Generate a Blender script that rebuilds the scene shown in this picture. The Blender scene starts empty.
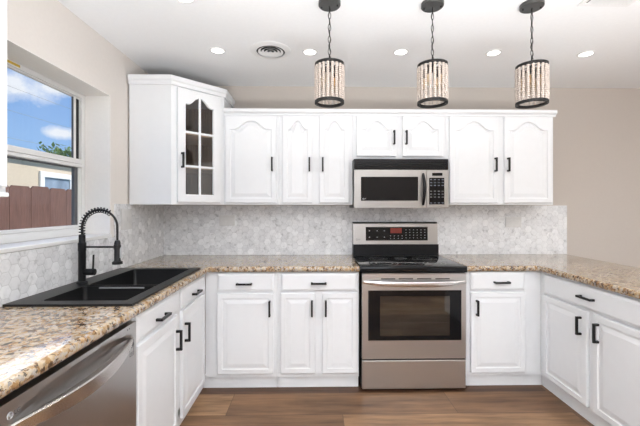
import bpy, bmesh, math, random
from mathutils import Vector, Matrix
PI = math.pi
random.seed(7)
sc = bpy.context.scene
COL = sc.collection

# ------------------------------------------------------------------ camera
cam_d = bpy.data.cameras.new('camera')
cam = bpy.data.objects.new('camera', cam_d); COL.objects.link(cam)
cam_d.sensor_width = 36.0
cam_d.lens = 351.2 * 36.0 / 640.0
cam_d.shift_y = -5.545 / 640.0
cam_d.clip_start = 0.02
cam.location = (1.3557, -3.2287, 1.3499)
cam.rotation_euler = (PI / 2, 0, -math.radians(0.9916))
sc.camera = cam

# ------------------------------------------------------------------ view
sc.view_settings.view_transform = 'Standard'
sc.view_settings.look = 'None'
sc.view_settings.gamma = 1.0
sc.view_settings.exposure = 0.02
sc.view_settings.use_curve_mapping = False

# ------------------------------------------------------------------ sky
world = bpy.data.worlds.new('sky'); sc.world = world
world.use_nodes = True
wn = world.node_tree.nodes; wl = world.node_tree.links
wn.clear()
w_out = wn.new('ShaderNodeOutputWorld'); w_bg = wn.new('ShaderNodeBackground')
w_bg.inputs['Strength'].default_value = 1.0
tc = wn.new('ShaderNodeTexCoord')
sep = wn.new('ShaderNodeSeparateXYZ'); wl.new(tc.outputs['Generated'], sep.inputs[0])
gr = wn.new('ShaderNodeValToRGB')
gr.color_ramp.elements[0].position = 0.0; gr.color_ramp.elements[0].color = (0.42, 0.66, 0.95, 1)
gr.color_ramp.elements[1].position = 0.55; gr.color_ramp.elements[1].color = (0.045, 0.19, 0.70, 1)
wl.new(sep.outputs['Z'], gr.inputs[0])
cn = wn.new('ShaderNodeTexNoise'); cn.inputs['Scale'].default_value = 22.0
cn.inputs['Detail'].default_value = 7; cn.inputs['Roughness'].default_value = 0.6
wl.new(tc.outputs['Generated'], cn.inputs['Vector'])
def wmath(op, a, b):
    n = wn.new('ShaderNodeMath'); n.operation = op
    for i, v in enumerate((a, b)):
        if isinstance(v, (int, float)): n.inputs[i].default_value = v
        else: wl.new(v, n.inputs[i])
    return n.outputs[0]
blobs = None            # puffy clouds: centre direction and size
for cx_, cy_, cz_, rad in ((-0.630, 0.735, 0.250, 0.085), (-0.665, 0.695, 0.262, 0.07), (-0.575, 0.775, 0.262, 0.05), (-0.568, 0.802, 0.168, 0.040), (-0.545, 0.812, 0.172, 0.03),
                           (0.3, 0.8, 0.5, 0.3), (-0.7, -0.3, 0.6, 0.3), (0.6, -0.5, 0.55, 0.35), (-0.4, 0.6, 0.75, 0.25), (-0.8, 0.3, 0.45, 0.2)):
    sb = wn.new('ShaderNodeVectorMath'); sb.operation = 'SUBTRACT'; sb.inputs[1].default_value = (cx_, cy_, cz_)
    wl.new(tc.outputs['Generated'], sb.inputs[0])
    ml = wn.new('ShaderNodeVectorMath'); ml.operation = 'MULTIPLY'; ml.inputs[1].default_value = (1 / rad, 1 / rad, 2.6 / rad)
    wl.new(sb.outputs[0], ml.inputs[0])
    ln = wn.new('ShaderNodeVectorMath'); ln.operation = 'LENGTH'; wl.new(ml.outputs[0], ln.inputs[0])
    v = wmath('SUBTRACT', 1.0, ln.outputs['Value'])
    blobs = v if blobs is None else wmath('MAXIMUM', blobs, v)
cr = wn.new('ShaderNodeValToRGB')
cr.color_ramp.elements[0].position = 0.42; cr.color_ramp.elements[0].color = (0, 0, 0, 1)
cr.color_ramp.elements[1].position = 0.85; cr.color_ramp.elements[1].color = (1, 1, 1, 1)
wl.new(wmath('ADD', wmath('MULTIPLY', wmath('MAXIMUM', blobs, -0.6), 0.55), cn.outputs[0]), cr.inputs[0])
wm = wn.new('ShaderNodeMixRGB'); wm.inputs['Color2'].default_value = (0.88, 0.92, 1.0, 1)
wl.new(cr.outputs[0], wm.inputs['Fac']); wl.new(gr.outputs[0], wm.inputs['Color1'])
# over-bright patch added to the sky above view, to whiten the granite's reflection
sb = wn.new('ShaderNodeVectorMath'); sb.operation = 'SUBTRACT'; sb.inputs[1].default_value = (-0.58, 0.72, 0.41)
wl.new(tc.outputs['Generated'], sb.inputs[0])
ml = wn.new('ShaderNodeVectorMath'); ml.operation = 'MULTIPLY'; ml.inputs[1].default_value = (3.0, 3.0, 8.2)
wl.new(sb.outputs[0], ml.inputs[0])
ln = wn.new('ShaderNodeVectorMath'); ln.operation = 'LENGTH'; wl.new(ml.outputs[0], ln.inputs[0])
glow_patch = wn.new('ShaderNodeMapRange'); glow_patch.inputs['From Min'].default_value = 1.0; glow_patch.inputs['From Max'].default_value = 0.80
wl.new(ln.outputs['Value'], glow_patch.inputs['Value'])
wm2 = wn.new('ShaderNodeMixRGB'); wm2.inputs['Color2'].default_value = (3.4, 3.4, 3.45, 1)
wl.new(glow_patch.outputs[0], wm2.inputs['Fac']); wl.new(wm.outputs[0], wm2.inputs['Color1'])
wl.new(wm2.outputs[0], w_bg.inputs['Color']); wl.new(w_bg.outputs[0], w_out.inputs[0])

# ------------------------------------------------------------------ added fill lamps and sun
def area(name, loc, aim, sx, sy, power, color=(1, 1, 1), spread=180):
    d = bpy.data.lights.new(name, 'AREA'); d.shape = 'RECTANGLE'
    d.size = sx; d.size_y = sy; d.energy = power; d.color = color; d.spread = math.radians(spread)
    o = bpy.data.objects.new(name, d); COL.objects.link(o)
    o.location = loc
    o.rotation_euler = (Vector(aim) - Vector(loc)).to_track_quat('-Z', 'Y').to_euler()
    return o
# added fill lamps at the far end and the right, no windows seen there
area('added_fill_rear', (1.2, -6.77, 1.55), (1.2, 0, 1.55), 1.9, 1.3, 22, (0.97, 0.985, 1.0))
area('added_fill_right', (5.90, -3.4, 1.45), (0, -3.4, 1.45), 3.0, 1.9, 24, (0.97, 0.985, 1.0))
# added uplight behind the camera, no such lamp seen, bounces light off the ceiling
area('added_uplight', (2.1, -3.9, 0.45), (2.1, -3.9, 3.0), 2.6, 1.3, 235, (0.945, 0.972, 1.0), 146)
sun_d = bpy.data.lights.new('sun', 'SUN'); sun_d.energy = 6.0; sun_d.angle = 0.02; sun_d.color = (1.0, 0.96, 0.90)
sun = bpy.data.objects.new('sun', sun_d); COL.objects.link(sun); sun.location = (4, 2, 8)
sun.rotation_euler = (-Vector((0.55, 0.12, 0.82))).to_track_quat('-Z', 'Y').to_euler()
LAMP_W = 0.7            # each recessed downlight
LAMP_COLOR = (1.0, 0.985, 0.96)
H = 2.461               # ceiling height

# ------------------------------------------------------------------ mesh helpers
def box(bm, x0, x1, y0, y1, z0, z1, bev=0.0, seg=1):
    g = bmesh.ops.create_cube(bm, size=1.0)['verts']
    for v in g:
        v.co = Vector(((x0 + x1) / 2 + v.co.x * (x1 - x0), (y0 + y1) / 2 + v.co.y * (y1 - y0), (z0 + z1) / 2 + v.co.z * (z1 - z0)))
    if bev > 0:
        es = set()
        for v in g: es.update(v.link_edges)
        bmesh.ops.bevel(bm, geom=list(es), offset=bev, segments=seg, affect='EDGES', profile=0.5)
    return bm
def bx(*a, **k): return box(bmesh.new(), *a, **k)
def basis(d):
    d = Vector(d).normalized()
    a = Vector((0, 0, 1)) if abs(d.z) < 0.9 else Vector((1, 0, 0))
    u = d.cross(a).normalized(); return u, d.cross(u).normalized()
def tube(bm, pts, r, seg=10, caps=True, closed=False, rs=None):
    pts = [Vector(p) for p in pts]; n = len(pts); rings = []
    u0 = None
    for i, p in enumerate(pts):
        if closed: d = pts[(i + 1) % n] - pts[i - 1]
        else: d = pts[min(i + 1, n - 1)] - pts[max(i - 1, 0)]
        d.normalize()
        if u0 is None: u0, _ = basis(d)
        u = (u0 - d * u0.dot(d)).normalized(); v = d.cross(u); u0 = u
        rr = rs[i] if rs else r
        rings.append([bm.verts.new(p + (u * math.cos(2 * PI * k / seg) + v * math.sin(2 * PI * k / seg)) * rr) for k in range(seg)])
    m = n if closed else n - 1
    for i in range(m):
        A = rings[i]; B = rings[(i + 1) % n]
        for k in range(seg):
            bm.faces.new((A[k], A[(k + 1) % seg], B[(k + 1) % seg], B[k]))
    if caps and not closed:
        bm.faces.new(rings[0][::-1]); bm.faces.new(rings[-1])
    return bm
def lathe(bm, prof, c=(0, 0, 0), seg=24, caps=True):
    c = Vector(c); rings = []
    for r, z in prof:
        rings.append([bm.verts.new(c + Vector((r * math.cos(2 * PI * k / seg), r * math.sin(2 * PI * k / seg), z))) for k in range(seg)])
    for A, B in zip(rings, rings[1:]):
        for k in range(seg): bm.faces.new((A[k], A[(k + 1) % seg], B[(k + 1) % seg], B[k]))
    if caps:
        bm.faces.new(rings[0][::-1]); bm.faces.new(rings[-1])
    return bm
def prism(bm, poly, z0, z1):
    a = [bm.verts.new((x, y, z0)) for x, y in poly]; b = [bm.verts.new((x, y, z1)) for x, y in poly]
    bm.faces.new(a[::-1]); bm.faces.new(b); n = len(poly)
    for i in range(n): bm.faces.new((a[i], a[(i + 1) % n], b[(i + 1) % n], b[i]))
    return bm
def sweep(bm, path, prof):
    """sweep profile (outward, z) along an xy path; outward is to the right of travel"""
    P = [Vector((x, y, 0)) for x, y in path]; rows = []
    for i, p in enumerate(P):
        ns = []
        if i > 0: d = (P[i] - P[i - 1]).normalized(); ns.append(Vector((d.y, -d.x, 0)))
        if i < len(P) - 1: d = (P[i + 1] - P[i]).normalized(); ns.append(Vector((d.y, -d.x, 0)))
        n = sum(ns, Vector()).normalized(); k = 1 / max(0.3, n.dot(ns[0]))
        rows.append([bm.verts.new(p + n * (o * k) + Vector((0, 0, z))) for o, z in prof])
    m = len(prof)
    for A, B in zip(rows, rows[1:]):
        for k in range(m): bm.faces.new((A[k], A[(k + 1) % m], B[(k + 1) % m], B[k]))
    bm.faces.new(rows[0][::-1]); bm.faces.new(rows[-1])
    return bm
def wloc(o):
    v = Vector((0, 0, 0))
    while o is not None: v += o.location; o = o.parent
    return v
def obj(name, bm, m, parent=None, loc=None, smooth=None):
    """link bm (world coordinates) as one mesh object under parent"""
    bmesh.ops.recalc_face_normals(bm, faces=bm.faces[:])
    off = wloc(parent) if parent is not None else Vector(loc or (0, 0, 0))
    bmesh.ops.translate(bm, verts=bm.verts[:], vec=-off)
    me = bpy.data.meshes.new(name); bm.to_mesh(me); bm.free()
    me.materials.append(m)
    if smooth is not None:
        me.shade_smooth()
        me.set_sharp_from_angle(angle=math.radians(smooth))
    o = bpy.data.objects.new(name, me); COL.objects.link(o)
    if parent is not None: o.parent = parent
    elif loc: o.location = loc
    return o
def tag(o, label, cat, group=None):
    o['label'] = label; o['category'] = cat
    if group: o['group'] = group
    return o
def thing(name, label, cat, loc, group=None):
    o = bpy.data.objects.new(name, None); COL.objects.link(o)
    o.empty_display_size = 0.1; o.location = loc
    return tag(o, label, cat, group)
def struct(name, bm, m, **k):
    o = obj(name, bm, m, **k)
    if o.parent is None: o['kind'] = 'structure'
    return o
def dup(root, loc, label):
    r = root.copy(); COL.objects.link(r); r.location = loc; r['label'] = label
    for ch in list(root.children):
        c = ch.copy(); COL.objects.link(c); c.parent = r
        for g in list(ch.children):
            d = g.copy(); COL.objects.link(d); d.parent = c
    return r
def lettering(name, body, size, M, m, parent, ext=0.0004):
    cu = bpy.data.curves.new(name, 'FONT'); cu.body = body; cu.size = size; cu.extrude = ext
    cu.align_x = 'CENTER'; cu.align_y = 'CENTER'
    t = bpy.data.objects.new(name, cu); COL.objects.link(t)
    bpy.context.view_layer.update()
    dg = bpy.context.evaluated_depsgraph_get()
    me = bpy.data.meshes.new_from_object(t.evaluated_get(dg))
    bpy.data.objects.remove(t)
    bm = bmesh.new(); bm.from_mesh(me); bpy.data.meshes.remove(me)
    bm.transform(M)
    return obj(name, bm, m, parent)
def frame(o, u, out):
    """matrix: local x along u, local y up, local z outward"""
    u = Vector(u).normalized(); out = Vector(out).normalized()
    M = Matrix.Identity(4)
    for i, c in enumerate((u, Vector((0, 0, 1)), out)):
        for r in range(3): M[r][i] = c[r]
    for r in range(3): M[r][3] = o[r]
    return M

# ------------------------------------------------------------------ materials
MATS = {}
def nodes(name):
    m = bpy.data.materials.new(name); m.use_nodes = True
    nt = m.node_tree; b = nt.nodes['Principled BSDF']
    return m, nt, b
def N(nt, t, **k):
    n = nt.nodes.new(t)
    for a, v in k.items():
        if a in ('op', 'operation'): n.operation = v
        else: setattr(n, a, v)
    return n
def mathn(nt, op, a, b=None, c=None):
    n = nt.nodes.new('ShaderNodeMath'); n.operation = op
    for i, v in enumerate((a, b, c)):
        if v is None: continue
        if isinstance(v, (int, float)): n.inputs[i].default_value = v
        else: nt.links.new(v, n.inputs[i])
    return n.outputs[0]
def vmath(nt, op, a, b=None, out=0):
    n = nt.nodes.new('ShaderNodeVectorMath'); n.operation = op
    for i, v in enumerate((a, b)):
        if v is None: continue
        if isinstance(v, tuple): n.inputs[i].default_value = v
        else: nt.links.new(v, n.inputs[i])
    return n.outputs['Value'] if out == 'v' else n.outputs[0]
def ramp(nt, fac, stops, interp='LINEAR'):
    n = nt.nodes.new('ShaderNodeValToRGB'); cr = n.color_ramp; cr.interpolation = interp
    while len(cr.elements) < len(stops): cr.elements.new(0.5)
    for e, (p, c) in zip(cr.elements, stops):
        e.position = p; e.color = (*c, 1) if len(c) == 3 else c
    nt.links.new(fac, n.inputs[0]); return n.outputs[0]
def mix(nt, fac, a, b, mode='MIX'):
    n = nt.nodes.new('ShaderNodeMixRGB'); n.blend_type = mode
    for s, v in (('Fac', fac), ('Color1', a), ('Color2', b)):
        if isinstance(v, (int, float)): n.inputs[s].default_value = v
        elif isinstance(v, tuple): n.inputs[s].default_value = (*v, 1)
        else: nt.links.new(v, n.inputs[s])
    return n.outputs[0]
def noise(nt, vec, scale, detail=3, rough=0.5, out=0):
    n = nt.nodes.new('ShaderNodeTexNoise'); n.inputs['Scale'].default_value = scale
    n.inputs['Detail'].default_value = detail; n.inputs['Roughness'].default_value = rough
    if vec is not None: nt.links.new(vec, n.inputs['Vector'])
    return n.outputs[out]
def coords(nt, scale=(1, 1, 1)):
    t = nt.nodes.new('ShaderNodeTexCoord'); mp = nt.nodes.new('ShaderNodeMapping')
    mp.inputs['Scale'].default_value = scale
    nt.links.new(t.outputs['Object'], mp.inputs[0]); return mp.outputs[0]
def bump(nt, b, height, strength, dist=0.002):
    n = nt.nodes.new('ShaderNodeBump'); n.inputs['Strength'].default_value = strength
    n.inputs['Distance'].default_value = dist
    nt.links.new(height, n.inputs['Height']); nt.links.new(n.outputs[0], b.inputs['Normal'])
def plain(name, col, rough=0.5, metal=0.0, var=0.04, scale=18.0, bmp=0.0, stretch=(1, 1, 1), coat=0.0, emit=None, estr=0.0, spec=0.5):
    m, nt, b = nodes(name)
    v = coords(nt, stretch); n = noise(nt, v, scale, 4)
    lo = tuple(max(0, c * (1 - var)) for c in col); hi = tuple(min(1, c * (1 + var)) for c in col)
    nt.links.new(ramp(nt, n, [(0.3, lo), (0.7, hi)]), b.inputs['Base Color'])
    b.inputs['Roughness'].default_value = rough; b.inputs['Metallic'].default_value = metal
    b.inputs['Coat Weight'].default_value = coat; b.inputs['Specular IOR Level'].default_value = spec
    if bmp: bump(nt, b, n, bmp)
    if emit: b.inputs['Emission Color'].default_value = (*emit, 1); b.inputs['Emission Strength'].default_value = estr
    return m
M_white = plain('white_cabinet_paint', (0.82, 0.833, 0.85), 0.32, var=0.008)
M_frame_white = plain('white_vinyl', (0.80, 0.80, 0.79), 0.35, var=0.01)
M_trimwhite = plain('white_trim_paint', (0.82, 0.82, 0.815), 0.4, var=0.01)
M_ceiling = plain('ceiling_paint', (0.885, 0.89, 0.895), 0.85, var=0.012, scale=60, bmp=0.05)
M_wall_left = plain('cream_wall_paint', (0.78, 0.735, 0.69), 0.75, var=0.012, scale=50, bmp=0.05)
M_reveal = plain('pale_reveal_paint', (0.87, 0.84, 0.80), 0.7, var=0.012, scale=50, bmp=0.05)
M_wall_back = plain('greige_wall_paint', (0.58, 0.525, 0.475), 0.75, var=0.012, scale=50, bmp=0.05)
M_black = plain('matte_black_metal', (0.012, 0.012, 0.013), 0.38, 0.4, var=0.15)
M_black_iron = plain('black_iron', (0.02, 0.019, 0.018), 0.55, 0.5, var=0.2)
M_sink = plain('black_composite', (0.008, 0.008, 0.0085), 0.36, var=0.25, scale=300, bmp=0.05, spec=0.3)
M_sinkedge = plain('grey_composite_edge', (0.16, 0.16, 0.165), 0.28, var=0.1, scale=200)
M_key = plain('blue_grey_key', (0.13, 0.14, 0.17), 0.5)
M_divgrey = plain('grey_divider_strip', (0.22, 0.22, 0.225), 0.3, var=0.1)
M_blackglass = plain('black_glass', (0.006, 0.006, 0.007), 0.06, var=0.1, spec=0.3)
M_cooktop = plain('ceramic_cooktop', (0.006, 0.006, 0.007), 0.09, var=0.3, scale=400, spec=0.3)
M_blackplastic = plain('black_plastic', (0.008, 0.008, 0.009), 0.3, var=0.1, spec=0.25)
M_ring = plain('burner_mark', (0.10, 0.10, 0.10), 0.3)
M_dark = plain('dark_cavity', (0.01, 0.01, 0.01), 0.8)
M_bright = plain('polished_steel', (0.72, 0.71, 0.70), 0.2, 1.0, var=0.03, scale=40, stretch=(1, 20, 20))
M_grey = plain('grey_print', (0.55, 0.56, 0.58), 0.5)
M_darkgrey = plain('dark_grey_print', (0.12, 0.12, 0.125), 0.5)
M_bead = plain('whitewashed_wood_bead', (0.56, 0.485, 0.43), 0.6, var=0.08, scale=60)
M_plate = plain('marble_look_plate', (0.66, 0.655, 0.645), 0.35, var=0.05, scale=25)
M_red = plain('red_display', (0.10, 0.012, 0.01), 0.25, var=0.3, scale=150, emit=(1.0, 0.12, 0.06), estr=0.10)
M_lamp = plain('lamp_diffuser', (0.9, 0.9, 0.88), 0.5, var=0.01, emit=(1.0, 0.97, 0.92), estr=6.0)
M_filament = plain('warm_filament', (0.9, 0.6, 0.3), 0.5, emit=(1.0, 0.55, 0.2), estr=0.35)
M_yellow = plain('yellow_label', (0.62, 0.42, 0.04), 0.5, var=0.2, scale=90)
M_fence = plain('red_brown_fence_wood', (0.155, 0.073, 0.052), 0.8, var=0.25, scale=9, bmp=0.3, stretch=(8, 8, 0.6))
M_stucco = plain('beige_stucco', (0.60, 0.50, 0.38), 0.9, var=0.06, scale=30, bmp=0.2)
M_soffit = plain('house_eave', (0.40, 0.35, 0.29), 0.8)
M_leaf = plain('leaf', (0.13, 0.24, 0.05), 0.6, var=0.4, scale=3)
M_bark = plain('bark', (0.16, 0.11, 0.07), 0.9, var=0.3)
M_ground = plain('grass_ground', (0.16, 0.19, 0.07), 0.95, var=0.3, scale=4)
M_cable = plain('power_cable', (0.22, 0.24, 0.27), 0.6)
M_houseglass = plain('far_window_glass', (0.24, 0.30, 0.38), 0.12, var=0.3, scale=3)
M_pewter = plain('dark_pewter', (0.09, 0.09, 0.088), 0.4, 0.6, var=0.15)
M_wire = plain('antique_cord', (0.05, 0.045, 0.04), 0.6)
M_interior = plain('brown_wood_interior', (0.27, 0.185, 0.125), 0.6, var=0.25, scale=6, stretch=(14, 14, 1.0))
M_shelf = plain('maple_shelf', (0.62, 0.47, 0.34), 0.5, var=0.1, scale=12, stretch=(1, 8, 8))
M_oven_in = plain('oven_cavity_enamel', (0.13, 0.125, 0.11), 0.35, var=0.3, scale=6, stretch=(1, 1, 6))
M_rack = plain('oven_rack_wire', (0.20, 0.19, 0.18), 0.4, 0.6)

def steel(name, col, rough, stretch):
    m, nt, b = nodes(name)
    n = noise(nt, coords(nt, stretch), 60, 4, 0.6)
    lo = tuple(c * 0.93 for c in col)
    nt.links.new(ramp(nt, n, [(0.3, lo), (0.7, col)]), b.inputs['Base Color'])
    b.inputs['Metallic'].default_value = 1.0
    nt.links.new(mathn(nt, 'MULTIPLY_ADD', n, 0.12, rough - 0.06), b.inputs['Roughness'])
    bump(nt, b, n, 0.06, 0.0006)
    return m
M_steel = steel('brushed_steel', (0.63, 0.615, 0.605), 0.34, (0.4, 40, 40))
M_bar = steel('satin_steel_bar', (0.66, 0.63, 0.60), 0.24, (40, 0.4, 40))
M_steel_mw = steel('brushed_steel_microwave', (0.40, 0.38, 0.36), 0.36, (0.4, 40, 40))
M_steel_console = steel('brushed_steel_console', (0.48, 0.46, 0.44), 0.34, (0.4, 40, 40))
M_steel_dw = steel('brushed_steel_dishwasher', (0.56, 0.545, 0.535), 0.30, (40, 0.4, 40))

def glass(name, tint, refl=0.08, op=0.0):
    m = bpy.data.materials.new(name); m.use_nodes = True
    nt = m.node_tree; nt.nodes.clear()
    out = nt.nodes.new('ShaderNodeOutputMaterial')
    t = nt.nodes.new('ShaderNodeBsdfTransparent'); t.inputs[0].default_value = (*tint, 1)
    g = nt.nodes.new('ShaderNodeBsdfGlossy'); g.inputs['Roughness'].default_value = 0.03
    n = noise(nt, coords(nt), 3.0, 2)
    lw = nt.nodes.new('ShaderNodeLayerWeight'); lw.inputs[0].default_value = 0.5
    ge = nt.nodes.new('ShaderNodeNewGeometry')
    fr = mathn(nt, 'MULTIPLY_ADD', mathn(nt, 'POWER', lw.outputs['Facing'], 5.0), 0.92, mathn(nt, 'MULTIPLY_ADD', n, 0.02, refl))
    fac = mathn(nt, 'MULTIPLY', fr, mathn(nt, 'SUBTRACT', 1.0, ge.outputs['Backfacing']))
    s = nt.nodes.new('ShaderNodeMixShader')
    nt.links.new(fac, s.inputs[0]); nt.links.new(t.outputs[0], s.inputs[1]); nt.links.new(g.outputs[0], s.inputs[2])
    nt.links.new(s.outputs[0], out.inputs[0])
    return m
M_glass = glass('clear_pane', (0.985, 0.99, 0.99), 0.03)
M_cabglass = glass('cabinet_pane', (0.90, 0.90, 0.90), 0.05)
M_ovenglass = glass('tinted_oven_glass', (0.65, 0.63, 0.61), 0.10)
M_bulb = glass('bulb_glass', (1.0, 0.93, 0.80), 0.05)

def granite():
    m, nt, b = nodes('speckled_granite')
    v = coords(nt)
    warp = noise(nt, v, 34, 4, 0.65, out=1)
    vv = vmath(nt, 'ADD', v, vmath(nt, 'MULTIPLY', warp, (0.034, 0.034, 0.034)))
    vo = nt.nodes.new('ShaderNodeTexVoronoi'); vo.inputs['Scale'].default_value = 64
    nt.links.new(vv, vo.inputs['Vector'])
    sp = nt.nodes.new('ShaderNodeSeparateColor'); nt.links.new(vo.outputs['Color'], sp.inputs[0])
    big = noise(nt, v, 38, 5, 0.65)
    val = mathn(nt, 'ADD', mathn(nt, 'MULTIPLY', sp.outputs[0], 0.50), mathn(nt, 'MULTIPLY_ADD', big, 0.85, -0.18))
    c = ramp(nt, val, [(0.0, (0.03, 0.022, 0.018)), (0.22, (0.08, 0.047, 0.03)), (0.32, (0.27, 0.15, 0.065)), (0.45, (0.41, 0.26, 0.125)),
                       (0.58, (0.50, 0.39, 0.26)), (0.70, (0.55, 0.47, 0.37)), (0.82, (0.36, 0.33, 0.30)), (0.93, (0.62, 0.56, 0.48))])
    v2 = nt.nodes.new('ShaderNodeTexVoronoi'); v2.inputs['Scale'].default_value = 115
    nt.links.new(vv, v2.inputs['Vector'])
    s2 = nt.nodes.new('ShaderNodeSeparateColor'); nt.links.new(v2.outputs['Color'], s2.inputs[0])
    dk = ramp(nt, s2.outputs[1], [(0.86, (0, 0, 0)), (0.90, (1, 1, 1))])
    c = mix(nt, mathn(nt, 'MULTIPLY', dk, 0.85), c, (0.05, 0.042, 0.04))
    gy = ramp(nt, s2.outputs[2], [(0.80, (0, 0, 0)), (0.86, (1, 1, 1))])
    c = mix(nt, mathn(nt, 'MULTIPLY', gy, 0.6), c, (0.42, 0.40, 0.39))
    nt.links.new(c, b.inputs['Base Color'])
    b.inputs['Roughness'].default_value = 0.06
    b.inputs['Coat Weight'].default_value = 0.3
    return m
M_granite = granite()

def hexmarble():
    m, nt, b = nodes('hexagon_marble_mosaic')
    t = nt.nodes.new('ShaderNodeTexCoord')
    s = nt.nodes.new('ShaderNodeSeparateXYZ'); nt.links.new(t.outputs['Object'], s.inputs[0])
    u = mathn(nt, 'SUBTRACT', s.outputs['X'], s.outputs['Y'])       # runs round the corner of the two walls
    cb = nt.nodes.new('ShaderNodeCombineXYZ')
    size = 0.058
    nt.links.new(mathn(nt, 'MULTIPLY_ADD', s.outputs['Z'], 1 / size, 60.2), cb.inputs[0])
    nt.links.new(mathn(nt, 'MULTIPLY_ADD', u, 1 / size, 60.0), cb.inputs[1])
    p = cb.outputs[0]
    r3 = math.sqrt(3); R = (1, r3, 1); Hh = (0.5, r3 / 2, 0)
    a = vmath(nt, 'SUBTRACT', vmath(nt, 'MODULO', p, R), Hh)
    bb = vmath(nt, 'SUBTRACT', vmath(nt, 'MODULO', vmath(nt, 'SUBTRACT', p, Hh), R), Hh)
    da = vmath(nt, 'DOT_PRODUCT', a, a, 'v'); db = vmath(nt, 'DOT_PRODUCT', bb, bb, 'v')
    near = mathn(nt, 'LESS_THAN', da, db)
    mx = nt.nodes.new('ShaderNodeMix'); mx.data_type = 'VECTOR'
    nt.links.new(near, mx.inputs['Factor']); nt.links.new(bb, mx.inputs[4]); nt.links.new(a, mx.inputs[5])
    gv = mx.outputs[1]
    cid = vmath(nt, 'SUBTRACT', p, gv)
    ag = vmath(nt, 'ABSOLUTE', gv)
    d1 = vmath(nt, 'DOT_PRODUCT', ag, (0.5, r3 / 2, 0), 'v')
    sx = nt.nodes.new('ShaderNodeSeparateXYZ'); nt.links.new(ag, sx.inputs[0])
    e = mathn(nt, 'SUBTRACT', 0.5, mathn(nt, 'MAXIMUM', d1, sx.outputs[0]))
    rid = vmath(nt, 'SNAP', vmath(nt, 'ADD', cid, (0.02, 0.02, 0)), (0.25, 0.25, 1))
    wn_ = nt.nodes.new('ShaderNodeTexWhiteNoise'); wn_.noise_dimensions = '3D'; nt.links.new(rid, wn_.inputs['Vector'])
    vein = noise(nt, vmath(nt, 'ADD', t.outputs['Object'], vmath(nt, 'MULTIPLY', wn_.outputs['Color'], (3, 3, 3))), 22, 5, 0.62)
    base = ramp(nt, vein, [(0.30, (0.50, 0.50, 0.51)), (0.42, (0.76, 0.765, 0.775)), (0.56, (0.85, 0.855, 0.865))])
    tint = ramp(nt, wn_.outputs['Value'], [(0.0, (0.88, 0.88, 0.885)), (0.5, (0.96, 0.96, 0.96)), (1.0, (1, 1, 1))])
    c = mix(nt, 1.0, base, tint, 'MULTIPLY')
    grout = ramp(nt, e, [(0.016, (1, 1, 1)), (0.034, (0, 0, 0))])
    c = mix(nt, mathn(nt, 'MULTIPLY', grout, 0.42), c, (0.46, 0.46, 0.455))
    nt.links.new(c, b.inputs['Base Color'])
    nt.links.new(mathn(nt, 'MULTIPLY_ADD', wn_.outputs['Value'], 0.22, 0.10), b.inputs['Roughness'])
    # each tile sits at a slightly different tilt
    hgt = mathn(nt, 'ADD', mathn(nt, 'MULTIPLY', ramp(nt, e, [(0.01, (0, 0, 0)), (0.06, (1, 1, 1))]), 0.5),
                vmath(nt, 'DOT_PRODUCT', vmath(nt, 'SUBTRACT', wn_.outputs['Color'], (0.5, 0.5, 0.5)), gv, 'v'))
    bump(nt, b, hgt, 0.35, 0.003)
    return m
M_hex = hexmarble()

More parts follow.
